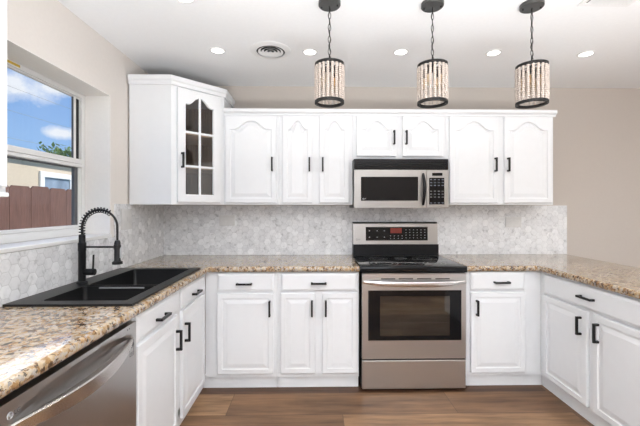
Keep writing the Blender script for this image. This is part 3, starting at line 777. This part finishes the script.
def bowl_bm(x0, x1, y0, y1, top, depth):
    bm = bmesh.new(); L = []
    def rr(e, z, rad):
        pts = []
        for cx, cy, a0 in ((x1 - e - rad, y0 + e + rad, -PI / 2), (x1 - e - rad, y1 - e - rad, 0), (x0 + e + rad, y1 - e - rad, PI / 2), (x0 + e + rad, y0 + e + rad, PI)):
            for k in range(5): a = a0 + PI / 2 * k / 4; pts.append(bm.verts.new((cx + rad * math.cos(a), cy + rad * math.sin(a), z)))
        return pts
    L = [rr(-0.004, top, 0.02), rr(-0.004, top - depth - 0.008, 0.03), rr(0.02, top - depth - 0.008, 0.03)]
    I = [rr(0, top, 0.02), rr(0.006, top - depth + 0.03, 0.03), rr(0.03, top - depth, 0.03)]
    for S in (L, I):
        for A_, B_ in zip(S, S[1:]):
            for k in range(20): bm.faces.new((A_[k], A_[(k + 1) % 20], B_[(k + 1) % 20], B_[k]))
        bm.faces.new(S[-1])
    for k in range(20): bm.faces.new((L[0][k], L[0][(k + 1) % 20], I[0][(k + 1) % 20], I[0][k]))
    return bm
for (a0, a1, c0, c1) in bowls:
    bo = obj('bowl', bowl_bm(a0, a1, c0, c1, RZ - 0.012 if False else RZ - 0.0004, 0.20), M_sink, sink, smooth=50)
    obj('drain', lathe(bmesh.new(), [(0.0, 0), (0.042, 0), (0.045, 0.003), (0.03, 0.004), (0.0, 0.002)][1:4], ((a0 + a1) / 2, (c0 + c1) / 2, RZ - 0.1994), 20), M_bright, bo)
obj('divider', bx(0.118, 0.500, -1.3105, -1.2845, RZ - 0.12, RZ - 0.014, bev=0.004), M_sink, sink)
obj('divider_edge', bx(0.20, 0.44, -1.322, -1.283, RZ - 0.0135, RZ - 0.006, bev=0.002), M_divgrey, sink)

# ------------------------------------------------------------------ faucet
FXc, FYc, FZ = 0.055, -1.235, RZ + 0.0006
fa = thing('kitchen_faucet', 'matte black spring-coil kitchen faucet standing on the sink rim', 'faucet', (FXc, FYc, FZ))
c = (FXc, FYc, 0)
obj('base', lathe(bmesh.new(), [(0.028, FZ), (0.028, FZ + 0.006), (0.024, FZ + 0.010)], c, 24), M_black, fa, smooth=40)
obj('body', lathe(bmesh.new(), [(0.019, FZ + 0.010), (0.019, 1.105), (0.0205, 1.108), (0.0205, 1.150), (0.017, 1.154), (0.0165, 1.156), (0.0165, 1.195), (0.012, 1.197)], c, 24), M_black, fa, smooth=40)
sp = [(FXc, FYc, 1.19)]
R0 = 0.098; zc = 1.238
for k in range(0, 25):
    a = PI - PI * k / 24
    sp.append((FXc + R0 + R0 * math.cos(a), FYc, zc + R0 * math.sin(a)))
sp += [(FXc + 2 * R0, FYc, 1.20), (FXc + 2 * R0, FYc, 1.135)]
obj('hose', tube(bmesh.new(), sp, 0.0062, 10), M_black, fa, smooth=60)
# spring coil round the first two thirds of the hose
def along(pts, n):
    P = [Vector(p) for p in pts]; L = [0]
    for a_, b_ in zip(P, P[1:]): L.append(L[-1] + (b_ - a_).length)
    out = []
    for i in range(n):
        s = L[-1] * i / (n - 1); k = 0
        while k < len(P) - 2 and L[k + 1] < s: k += 1
        f_ = (s - L[k]) / (L[k + 1] - L[k]); d = (P[k + 1] - P[k]).normalized()
        out.append((P[k].lerp(P[k + 1], f_), d))
    return out
ctr = along(sp[:19], 17 * 12); coil = []
for i, (p, d) in enumerate(ctr):
    n1 = Vector((0, 1, 0)); n2 = d.cross(n1).normalized(); a = 2 * PI * i / 12
    coil.append(p + (n1 * math.cos(a) + n2 * math.sin(a)) * 0.0140)
obj('spring_coil', tube(bmesh.new(), coil, 0.0028, 6), M_black, fa, smooth=60)
b = bmesh.new(); tube(b, [(FXc + 0.02, FYc, 1.128), (FXc + 2 * R0 - 0.014, FYc, 1.128)], 0.0055, 10); lathe(b, [(0.019, 1.115), (0.019, 1.140)], (FXc + 2 * R0, FYc, 0), 20)
obj('holder_arm', b, M_black, fa, smooth=40)
b = bmesh.new(); lathe(b, [(0.012, 1.165), (0.0165, 1.150), (0.0165, 1.055), (0.018, 1.050), (0.027, 1.045), (0.027, 1.032), (0.02, 1.030)], (FXc + 2 * R0, FYc, 0), 22)
obj('spray_head', b, M_black, fa, smooth=40)
obj('spray_trigger', bx(FXc + 2 * R0 + 0.0155, FXc + 2 * R0 + 0.021, FYc - 0.006, FYc + 0.006, 1.065, 1.125, bev=0.002), M_grey, fa)
b = bmesh.new(); tube(b, [(FXc + 0.015, FYc, 0.988), (FXc + 0.070, FYc, 0.988)], 0.0185, 18)
lv = obj('valve', b, M_black, fa, smooth=40)
obj('lever', tube(bmesh.new(), [(FXc + 0.060, FYc, 1.000), (FXc + 0.064, FYc, 1.085)], 0.005, 10), M_black, lv, smooth=40)

# ------------------------------------------------------------------ dishwasher
dwt = thing('dishwasher', 'stainless steel dishwasher with a bowed bar handle under the left worktop', 'dishwasher', (0.29, -2.03, 0))
DY0, DY1, DXF = -2.350, -1.664, 0.572
obj('tub', bx(0.02, 0.535, DY0 + 0.004, DY1 - 0.004, 0.10, 0.868), M_blackplastic, dwt)
obj('kick_plate', bx(0.45, 0.49, DY0 + 0.004, DY1 - 0.004, 0.0, 0.10), M_blackplastic, dwt)
# door with a scooped pocket behind the handle
b = bmesh.new(); nu, nv = 40, 48
gy = [DY0 + 0.003 + (DY1 - DY0 - 0.006) * i / nu for i in range(nu + 1)]; gz = [0.105 + (0.850 - 0.105) * j / nv for j in range(nv + 1)]
def scoop(y, z):
    s = (y - (DY0 + DY1) / 2) / 0.30
    if abs(s) >= 1: return 0
    zc_ = 0.783 + 0.010 * s * s; hh = 0.050 * (1 - s * s) ** 0.6
    d = (z - zc_) / max(hh, 1e-4)
    return -0.030 * math.sqrt(max(0, 1 - s * s)) * max(0, 1 - d * d) ** 1.2 if abs(d) < 1 else 0
F = [[b.verts.new((DXF + scoop(y, z), y, z)) for z in gz] for y in gy]
for i in range(nu):
    for j in range(nv): b.faces.new((F[i][j], F[i + 1][j], F[i + 1][j + 1], F[i][j + 1]))
rim_ = [F[i][0] for i in range(nu + 1)] + [F[nu][j] for j in range(1, nv + 1)] + [F[i][nv] for i in range(nu - 1, -1, -1)] + [F[0][j] for j in range(nv - 1, 0, -1)]
bk = [b.verts.new((0.536, v.co.y, v.co.z)) for v in rim_]
for i in range(len(rim_)): b.faces.new((rim_[i], rim_[(i + 1) % len(rim_)], bk[(i + 1) % len(rim_)], bk[i]))
b.faces.new(bk)
dd = obj('door', b, M_steel_dw, dwt, smooth=35)
# bowed handle: flat curved bar
b = bmesh.new(); rows = []
for i in range(33):
    s = -1 + 2 * i / 32; y = (DY0 + DY1) / 2 + 0.318 * s
    x = DXF + 0.002 + 0.050 * (1 - s * s); z = 0.770 + 0.010 * s * s - 0.012 * (1 - s * s); hh = 0.006 + 0.020 * (1 - s * s) ** 0.6
    rows.append([b.verts.new(p) for p in ((x - 0.022 * (1 - s * s) - 0.004, y, z + hh), (x - 0.004, y, z + hh), (x, y, z + hh - 0.004), (x - 0.002, y, z - hh), (x - 0.016 * (1 - s * s) - 0.004, y, z - hh))])
for A_, B_ in zip(rows, rows[1:]):
    for k in range(5): b.faces.new((A_[k], A_[(k + 1) % 5], B_[(k + 1) % 5], B_[k]))
b.faces.new(rows[0][::-1]); b.faces.new(rows[-1])
obj('handle', b, M_bar, dd, smooth=30)
def lg_mark(parent, M, r, m, tm=None):
    b = bmesh.new(); seg = 24
    ring = [(r * math.cos(2 * PI * k / seg), r * math.sin(2 * PI * k / seg), 0.0006) for k in range(seg)]
    tube(b, ring, r * 0.12, 5, closed=True)
    box(b, -r * 0.12, r * 0.02, -r * 0.45, r * 0.5, 0, 0.0008); box(b, -r * 0.12, r * 0.4, -r * 0.45, -r * 0.3, 0, 0.0008)
    box(b, r * 0.1, r * 0.8, -r * 0.06, r * 0.06, 0, 0.0008)
    lathe(b, [(r * 0.13, 0), (r * 0.13, 0.0008)], (-r * 0.42, r * 0.32, 0), 10)
    b.transform(M)
    o = obj('round_emblem', b, m, parent)
    lettering('lettering', 'LG', r * 2.0, M @ Matrix.Translation((r * 2.75, 0, 0)), tm or m, parent)
    return o
lg_mark(dd, frame((DXF + 0.0004, -2.310, 0.813), (0, 1, 0), (1, 0, 0)), 0.0085, M_grey, M_darkgrey)
bd = bmesh.new()
for a0, a1, c0, c1 in ((-0.017, 0.017, 0.030, 0.032), (-0.017, 0.017, -0.040, -0.038), (-0.017, -0.015, -0.040, 0.032), (0.015, 0.017, -0.040, 0.032), (-0.011, 0.011, -0.033, -0.031), (-0.011, 0.011, -0.027, -0.025)):
    box(bd, a0, a1, c0, c1, 0, 0.0006)
tube(bd, [(0.011 * math.cos(2 * PI * k / 20), 0.008 + 0.013 * math.sin(2 * PI * k / 20), 0.0004) for k in range(20)], 0.0016, 4, closed=True)
tube(bd, [(0.005 * math.cos(2 * PI * k / 20), 0.008 + 0.006 * math.sin(2 * PI * k / 20), 0.0004) for k in range(20)], 0.0016, 4, closed=True)
bd.transform(frame((DXF + 0.0004, -1.705, 0.752), (0, 1, 0), (1, 0, 0)))
obj('badge', bd, M_darkgrey, dd)
b = bmesh.new()
for i in range(2): box(b, DXF + 0.0004, DXF + 0.001, -1.742 + i * 0.016, -1.736 + i * 0.016, 0.832, 0.838)
obj('indicator_marks', b, M_darkgrey, dd)

# ------------------------------------------------------------------ range
rg = thing('electric_range', 'stainless steel electric range with a black glass top in the back run', 'range', (2.09, -0.33, 0))
GX0, GX1 = 1.708, 2.472; GF = -0.645
obj('body', bx(GX0 - 0.003, GX1 + 0.003, GF + 0.004, -0.014, 0.03, 0.872), M_blackplastic, rg)
for xx in (GX0 + 0.05, GX1 - 0.05):
    for yy in (-0.6, -0.06): obj('foot', lathe(bmesh.new(), [(0.018, 0.0), (0.014, 0.03)], (xx, yy, 0), 12), M_blackplastic, rg)
ct = obj('cooktop', bx(1.697, 2.483, -0.672, -0.105, 0.8725, 0.918, bev=0.006, seg=2), M_cooktop, rg, smooth=40)
for i, (x, y, r_) in enumerate(((1.90, -0.52, 0.105), (2.29, -0.52, 0.085), (1.90, -0.27, 0.075), (2.29, -0.27, 0.10), (2.095, -0.24, 0.05))):
    b = bmesh.new()
    for q in (1.0, 0.62): lathe(b, [(r_ * q - 0.0022, 0.9181), (r_ * q, 0.91855), (r_ * q + 0.0022, 0.9181)], (x, y, 0), 36, caps=False)
    obj('burner_ring', b, M_ring, ct)
bgd = bmesh.new()
box(bgd, GX0, GX1, -0.104, -0.014, 0.9185, 1.020)
bgo = obj('backguard_base', bgd, M_blackplastic, rg)
b = bmesh.new()   # sloping steel console
pf = [(-0.078, 1.0205), (-0.070, 1.203), (-0.056, 1.212), (-0.014, 1.212), (-0.014, 1.0205)]
va = [b.verts.new((GX0, y, z)) for y, z in pf]; vb_ = [b.verts.new((GX1, y, z)) for y, z in pf]
b.faces.new(va); b.faces.new(vb_[::-1])
for i in range(5): b.faces.new((va[i], va[(i + 1) % 5], vb_[(i + 1) % 5], vb_[i]))
con = obj('console', b, M_steel_console, rg)
MC = frame((0, -0.0742, 1.112), (1, 0, 0), Vector((0, -1, 0.0437)))
MC[0][1], MC[1][1], MC[2][1] = 0, 0.0437, 0.999
obj('console_cap', bx(GX0 - 0.002, GX1 + 0.002, -0.060, -0.013, 1.2125, 1.218), M_blackplastic, rg)
b = bmesh.new(); box(b, 1.822, 2.382, -0.060, 0.062, 0.0012, 0.004, bev=0.001); b.transform(MC); cp = obj('control_panel', b, M_blackglass, con)
b = bmesh.new(); box(b, 2.044, 2.146, 0.006, 0.052, 0.0042, 0.005); b.transform(MC); obj('display', b, M_red, cp)['label'] = 'red lit clock display'
def key(x, z, w_=0.007, h_=0.004, m=M_grey):
    bm = bmesh.new(); box(bm, x - w_ / 2, x + w_ / 2, z - h_ / 2, z + h_ / 2, 0.0042, 0.0048); bm.transform(MC); return obj('touch_key', bm, m, cp)
for x in (1.855, 1.925, 1.990):
    for z in (0.028, -0.030): key(x, z, 0.010, 0.006)
for x in (2.045, 2.08, 2.115, 2.15):
    for z in (-0.018, -0.040): key(x, z)
for i in range(6):
    for z in (0.036, 0.012, -0.012, -0.036): key(2.185 + i * 0.034, z)
lg_mark(con, MC @ Matrix.Translation((1.742, -0.050, 0.0012)), 0.008, M_darkgrey)
# oven door with window
fd = rg
b = bmesh.new(); OX0, OX1 = GX0, GX1; OZ0, OZ1 = 0.243, 0.866; yF, yB = -0.672, -0.642
wx0, wx1, wz0, wz1 = 1.752, 2.436, 0.378, 0.744
box(b, OX0, OX1, yF, yB, OZ0, wz0); box(b, OX0, OX1, yF, yB, wz1, OZ1); box(b, OX0, wx0, yF, yB, wz0, wz1); box(b, wx1, OX1, yF, yB, wz0, wz1)
bmesh.ops.remove_doubles(b, verts=b.verts[:], dist=1e-5)
od = obj('oven_door', b, M_steel, rg)
b = bmesh.new(); ix0, ix1, iz0, iz1 = 1.838, 2.352, 0.410, 0.702
yF2 = yF - 0.002
box(b, wx0, wx1, yF2, yF + 0.006, wz0, iz0); box(b, wx0, wx1, yF2, yF + 0.006, iz1, wz1); box(b, wx0, ix0, yF2, yF + 0.006, iz0, iz1); box(b, ix1, wx1, yF2, yF + 0.006, iz0, iz1)
obj('window_border', b, M_blackglass, od)['label'] = 'glossy black window border'
obj('window_pane', bx(ix0, ix1, yF2, yF + 0.003, iz0, iz1), M_ovenglass, od)
b = bmesh.new()
box(b, wx0 + 0.02, wx1 - 0.02, yB - 0.004, yB - 0.001, wz0 + 0.02, wz1 - 0.02)
obj('inner_glass', b, M_oven_in, od)
b = bmesh.new()
for zz in (0.50, 0.60): tube(b, [(ix0 - 0.01, yB - 0.010, zz), (ix1 + 0.01, yB - 0.010, zz)], 0.0022, 6)
obj('oven_rack', b, M_rack, od, smooth=60)
# bowed handle bar
pts = []; hr = []
b = bmesh.new(); rows = []
for i in range(37):
    s = -1 + 2 * i / 36; x = 2.09 + 0.372 * s; y = yF - 0.012 - 0.040 * (1 - s ** 4); z = 0.806 - 0.012 * (1 - s * s); hh = 0.010 + 0.008 * (1 - abs(s) ** 3)
    rows.append([b.verts.new(p) for p in ((x, y + 0.014, z + hh), (x, y + 0.003, z + hh), (x, y, z + hh * 0.5), (x, y, z - hh * 0.5), (x, y + 0.003, z - hh), (x, y + 0.014, z - hh))])
for A_, B_ in zip(rows, rows[1:]):
    for k in range(6): b.faces.new((A_[k], A_[(k + 1) % 6], B_[(k + 1) % 6], B_[k]))
b.faces.new(rows[0][::-1]); b.faces.new(rows[-1])
for s in (-1, 1): box(b, 2.09 + s * 0.366 - 0.012, 2.09 + s * 0.366 + 0.012, yF - 0.013, yF, 0.797, 0.815)
obj('handle', b, M_bright, od, smooth=40)['label'] = 'polished bowed bar handle'
for x0_ in (1.845, 1.975, 2.11, 2.245): obj('vent_slot', bx(x0_, x0_ + 0.105, yF - 0.0006, yF + 0.004, 0.824, 0.832), M_dark, od)
obj('storage_drawer', bx(GX0, GX1, -0.668, -0.642, 0.020, 0.2285, bev=0.004), M_steel, rg)
obj('drawer_gap', bx(GX0 + 0.004, GX1 - 0.004, -0.655, -0.643, 0.2290, 0.2425), M_dark, rg)

# ------------------------------------------------------------------ microwave
mw = thing('microwave_oven', 'stainless over-the-range microwave with black window below the short cabinet', 'microwave', (2.06, -0.2, 1.347))
AX0, AX1 = 1.681, 2.447; AZ0, AZ1 = 1.342, 1.7428; AY = -0.385
obj('body', bx(AX0, AX1 - 0.002, AY + 0.004, -0.012, AZ0 + 0.006, AZ1), M_blackplastic, mw)
b = bmesh.new(); box(b, AX0, AX1, AY - 0.015, AY + 0.003, 1.655, AZ1, bev=0.004)
vg = obj('vent_grille', b, M_blackglass, mw)
b = bmesh.new()
for i in range(4): box(b, AX0 + 0.02, AX1 - 0.02, AY - 0.0165, AY - 0.0148, 1.668 + i * 0.018, 1.672 + i * 0.018)
obj('louver', b, M_blackplastic, vg)
b = bmesh.new(); yf = AY - 0.018; mx0, mx1, mz0, mz1 = 1.735, 2.198, 1.404, 1.598; DXE = 2.264
box(b, AX0, DXE, yf, AY + 0.003, AZ0 + 0.004, mz0); box(b, AX0, DXE, yf, AY + 0.003, mz1, 1.654); box(b, AX0, mx0, yf, AY + 0.003, mz0, mz1); box(b, mx1, DXE, yf, AY + 0.003, mz0, mz1)
bmesh.ops.remove_doubles(b, verts=b.verts[:], dist=1e-5)
md = obj('door', b, M_steel_mw, mw)
mwin = obj('window_pane', bx(mx0, mx1, yf - 0.001, yf + 0.008, mz0, mz1, bev=0.001), M_blackglass, md)
lg_mark(md, frame((1.752, yf - 0.0014, 1.420), (1, 0, 0), (0, -1, 0)), 0.006, M_grey)
b = bmesh.new(); pts = []
for i in range(21):
    s = -1 + 2 * i / 20; pts.append((2.238 - 0.012 * s * s * 0, yf - 0.008 - 0.034 * (1 - s * s), 1.497 + 0.126 * s))
tube(b, pts, 0.011, 10, rs=[0.008 + 0.005 * (1 - (-1 + 2 * i / 20) ** 2) for i in range(21)])
for s in (-1, 1): box(b, 2.230, 2.246, yf - 0.010, yf, 1.497 + s * 0.120 - 0.008, 1.497 + s * 0.120 + 0.008)
obj('handle', b, M_blackplastic, md, smooth=50)['label'] = 'glossy black curved handle'
cpn = obj('control_side', bx(2.2665, AX1, yf, AY + 0.003, AZ0 + 0.004, 1.654, bev=0.002), M_steel_mw, mw)
obj('display', bx(2.312, 2.396, yf - 0.0012, yf + 0.002, 1.606, 1.630), M_blackglass, cpn)
kp = obj('keypad', bx(2.288, 2.412, yf - 0.0012, yf + 0.002, 1.374, 1.590, bev=0.0008), M_blackglass, cpn)
for r_ in range(9):
    for c_ in range(4):
        if r_ in (3, 7) : continue
        x = 2.303 + c_ * 0.0315; z = 1.575 - r_ * 0.0235
        obj('button', bx(x - 0.008, x + 0.008, yf - 0.0019, yf - 0.0012, z - 0.004, z + 0.004), M_key if r_ in (0, 1, 2, 8) else M_darkgrey, cpn)
obj('underside_lamp_cover', bx(1.95, 2.18, -0.36, -0.20, 1.3500, 1.3528), M_blackplastic, mw)

# ------------------------------------------------------------------ outlets
def outlet(label, M, w_, h_, horiz):
    t = thing('wall_outlet', label, 'outlet', M.translation, 'tile-coloured outlet plates')
    b = bmesh.new(); box(b, -w_ / 2, w_ / 2, -h_ / 2, h_ / 2, 0.0004, 0.006, bev=0.002); b.transform(M); obj('cover_plate', b, M_plate, t)
    for s in (-1, 1):
        b = bmesh.new()
        if horiz: box(b, s * w_ * 0.24 - 0.022, s * w_ * 0.24 + 0.022, -0.017, 0.017, 0.006, 0.0072, bev=0.0005)
        else: box(b, -0.017, 0.017, s * 0.028 - 0.018, s * 0.028 + 0.018, 0.006, 0.0072, bev=0.0005)
        b.transform(M); obj('socket', b, M_plate, t)
outlet('pale outlet plate on the tiles under the wide single-door wall cabinet', frame((0.565, -0.010, 1.232), (1, 0, 0), (0, -1, 0)), 0.14, 0.095, True)
outlet('pale outlet plate on the tiles below the right end wall cabinet', frame((3.20, -0.010, 1.215), (1, 0, 0), (0, -1, 0)), 0.15, 0.095, True)
outlet('pale outlet plate on the left wall tiles behind the faucet spout', frame((XL + 0.011, -0.655, 1.265), (0, 1, 0), (1, 0, 0)), 0.14, 0.15, True)

# ------------------------------------------------------------------ ceiling fittings
LG_ = 'recessed ceiling lights'
def downlight(loc, label):
    t = thing('recessed_light', label, 'ceiling light', loc, LG_)
    x, y, z = loc
    obj('trim_ring', lathe(bmesh.new(), [(0.042, z - 0.0008), (0.055, z - 0.0008), (0.053, z - 0.005), (0.042, z - 0.006)], (x, y, 0), 32, caps=False), M_trimwhite, t, smooth=40)
    obj('diffuser', lathe(bmesh.new(), [(0.0415, z - 0.001), (0.0415, z - 0.0035), (0.038, z - 0.0045)], (x, y, 0), 32), M_lamp, t)
    d = bpy.data.lights.new('downlight', 'AREA'); d.shape = 'DISK'; d.size = 0.10; d.energy = LAMP_W; d.color = LAMP_COLOR; d.spread = math.radians(150)
    l = bpy.data.objects.new('downlight', d); COL.objects.link(l); l.parent = t; l.location = (0, 0, -0.012)
    return t
d0 = downlight((0.675, -0.735, H), 'recessed ceiling light nearest the glass corner cabinet')
dup(d0, (1.328, -0.722, H), 'recessed ceiling light between the round vent and the left beaded pendant')
dup(d0, (1.976, -0.735, H), 'recessed ceiling light between the left and middle beaded pendants')
dup(d0, (2.645, -0.730, H), 'recessed ceiling light between the middle and right beaded pendants')
dup(d0, (3.320, -0.725, H), 'recessed ceiling light to the right of the right-hand pendant')
dup(d0, (0.672, -1.362, H), 'recessed ceiling light cut by the top edge of the picture at the left')
# unseen stronger lamps without fittings, added to brighten the rest of the room
for x, y in ((1.33, -2.9), (2.65, -2.9), (4.3, -2.9), (1.33, -4.6), (2.65, -4.6), (4.3, -4.6), (4.6, -1.0)):
    d = bpy.data.lights.new('downlight', 'AREA'); d.shape = 'DISK'; d.size = 0.10; d.energy = LAMP_W * 3; d.color = LAMP_COLOR; d.spread = math.radians(150)
    l = bpy.data.objects.new('downlight', d); COL.objects.link(l); l.location = (x, y, H - 0.012)

vt = thing('round_vent', 'round white ceiling air vent with concentric rings', 'vent', (1.05, -0.737, H))
obj('throat', lathe(bmesh.new(), [(0.102, H - 0.0008), (0.102, H - 0.003)], (1.05, -0.737, 0), 40), M_dark, vt)
obj('flange', lathe(bmesh.new(), [(0.100, H - 0.012), (0.108, H - 0.014), (0.142, H - 0.004), (0.142, H - 0.0008), (0.103, H - 0.0008), (0.100, H - 0.0035)], (1.05, -0.737, 0), 48, caps=False), M_trimwhite, vt, smooth=50)
for r_, dz in ((0.084, 0.012), (0.061, 0.014), (0.038, 0.016)):
    obj('ring', lathe(bmesh.new(), [(r_ - 0.013, H - 0.0042), (r_ + 0.003, H - dz), (r_ + 0.0055, H - dz), (r_ - 0.009, H - 0.0042)], (1.05, -0.737, 0), 40, caps=False), M_trimwhite, vt, smooth=50)
obj('hub', lathe(bmesh.new(), [(0.004, H - 0.0042), (0.016, H - 0.017), (0.014, H - 0.018)], (1.05, -0.737, 0), 24), M_trimwhite, vt, smooth=50)
v2 = thing('ceiling_register', 'rectangular white ceiling vent cut by the top edge at the right', 'vent', (2.95, -1.49, H))
b = bmesh.new(); rx0, rx1, ry0, ry1 = 2.80, 3.08, -1.66, -1.325
box(b, rx0, rx1, ry1 - 0.025, ry1, H - 0.008, H - 0.0008, bev=0.002); box(b, rx0, rx1, ry0, ry0 + 0.025, H - 0.008, H - 0.0008, bev=0.002)
box(b, rx0, rx0 + 0.025, ry0 + 0.025, ry1 - 0.025, H - 0.008, H - 0.0008, bev=0.002); box(b, rx1 - 0.025, rx1, ry0 + 0.025, ry1 - 0.025, H - 0.008, H - 0.0008, bev=0.002)
obj('register_frame', b, M_trimwhite, v2)
obj('backing', bx(rx0 + 0.02, rx1 - 0.02, ry0 + 0.02, ry1 - 0.02, H - 0.002, H - 0.0008), M_dark, v2)
for i in range(11):
    x = rx0 + 0.037 + i * 0.0205
    b = bmesh.new(); p = [(x, H - 0.0022), (x + 0.010, H - 0.013), (x + 0.0125, H - 0.013), (x + 0.0025, H - 0.0022)]
    a_ = [b.verts.new((q, ry0 + 0.026, z)) for q, z in p]; c_ = [b.verts.new((q, ry1 - 0.026, z)) for q, z in p]
    b.faces.new(a_); b.faces.new(c_[::-1])
    for k in range(4): b.faces.new((a_[k], a_[(k + 1) % 4], c_[(k + 1) % 4], c_[k]))
    obj('louver', b, M_trimwhite, v2)

# ------------------------------------------------------------------ beaded pendants
PX, PY = 1.440, -1.33
pd = thing('beaded_pendant', 'left-hand pendant lamp of pale wooden bead strands in black rings, first of three', 'pendant lamp', (PX, PY, H), 'beaded pendant lamps')
c = (PX, PY, 0)
ca = obj('canopy', lathe(bmesh.new(), [(0.060, H - 0.0008), (0.060, H - 0.018), (0.056, H - 0.022), (0.010, H - 0.024)], c, 32), M_pewter, pd, smooth=40)
for s in (-1, 1):
    obj('screw', lathe(bmesh.new(), [(0.004, H - 0.0295), (0.004, H - 0.0225)], (PX + s * 0.042, PY - 0.012 * s, 0), 10), M_black, ca)
ZT_, ZB_ = 2.120, 1.918; RAD = 0.0745
# chain of oval links
b = bmesh.new(); zz = H - 0.022; k = 0
while zz > ZT_ + 0.052:
    ring = []
    for q in range(12):
        a = 2 * PI * q / 12; u_ = 0.0075 * math.cos(a); v_ = 0.0185 * math.sin(a)
        ring.append((PX + (u_ if k % 2 else u_ * 0.25), PY + (u_ * 0.25 if k % 2 else u_), zz - 0.0185 + v_))
    tube(b, ring, 0.0019, 5, closed=True); zz -= 0.0325; k += 1
obj('chain', b, M_black_iron, pd, smooth=60)
pts = [(PX + 0.005 * math.sin(j * 0.9), PY + 0.005 * math.cos(j * 0.7), H - 0.022 - (H - 0.022 - ZT_ - 0.05) * j / 24) for j in range(25)] + [(PX + 0.012, PY, ZT_ + 0.030), (PX + 0.004, PY, ZT_ + 0.002)]
obj('cord', tube(bmesh.new(), pts, 0.0016, 6), M_wire, pd, smooth=60)
b = bmesh.new(); lathe(b, [(RAD - 0.006, ZT_ - 0.008), (RAD + 0.005, ZT_ - 0.008), (RAD + 0.005, ZT_ + 0.006), (RAD - 0.006, ZT_ + 0.006), (RAD - 0.006, ZT_ - 0.008)], c, 40, caps=False)
for a in (0.4, 0.4 + PI / 2): tube(b, [(PX - RAD * math.cos(a), PY - RAD * math.sin(a), ZT_), (PX + RAD * math.cos(a), PY + RAD * math.sin(a), ZT_)], 0.003, 6)
tube(b, [(PX, PY, ZT_ - 0.02), (PX, PY, ZT_ + 0.034)], 0.006, 8)
for a in (0, PI): tube(b, [(PX, PY, ZT_ + 0.03), (PX + 0.0, PY, ZT_ + 0.05)], 0.004, 6)
obj('top_ring', b, M_black_iron, pd, smooth=40)
b = bmesh.new(); lathe(b, [(RAD - 0.007, ZB_ - 0.007), (RAD + 0.0055, ZB_ - 0.007), (RAD + 0.0055, ZB_ + 0.007), (RAD - 0.007, ZB_ + 0.007), (RAD - 0.007, ZB_ - 0.007)], c, 40, caps=False)
obj('bottom_ring', b, M_black_iron, pd, smooth=40)
NS, NB = 20, 17
for s in range(NS):
    a = 2 * PI * (s + 0.5) / NS; b = bmesh.new(); step = (ZT_ - ZB_ - 0.016) / NB
    for j in range(NB):
        z = ZB_ + 0.008 + step * (j + 0.5); rr = 0.0090 if j % 5 else 0.0078
        prof = [(rr * math.sin(PI * q / 6), -step * 0.5 * math.cos(PI * q / 6)) for q in range(1, 6)]
        lathe(b, prof, (PX + RAD * math.cos(a), PY + RAD * math.sin(a), z), 8)
    obj('bead_strand', b, M_bead, pd, smooth=80)
for s in range(4):
    a = PI / 4 + PI / 2 * s; x, y = PX + 0.046 * math.cos(a), PY + 0.046 * math.sin(a)
    b = bmesh.new(); tube(b, [(PX, PY, ZT_ - 0.018), (x, y, ZT_ - 0.018)], 0.003, 6); lathe(b, [(0.0095, ZT_ - 0.052), (0.0105, ZT_ - 0.022), (0.006, ZT_ - 0.012)], (x, y, 0), 12)
    so = obj('socket', b, M_black_iron, pd, smooth=40)
    obj('bulb', lathe(bmesh.new(), [(0.005, ZT_ - 0.118), (0.008, ZT_ - 0.110), (0.013, ZT_ - 0.088), (0.011, ZT_ - 0.066), (0.007, ZT_ - 0.0525)], (x, y, 0), 12), M_bulb, so, smooth=60)
    obj('filament', tube(bmesh.new(), [(x - 0.003, y, ZT_ - 0.06), (x - 0.003, y, ZT_ - 0.098), (x + 0.003, y, ZT_ - 0.098), (x + 0.003, y, ZT_ - 0.06)], 0.0008, 5), M_filament, so)
dup(pd, (2.000, PY, H), 'middle pendant lamp of pale wooden bead strands in black rings')
dup(pd, (2.546, PY, H), 'right-hand pendant lamp of pale wooden bead strands in black rings, by the bare wall')
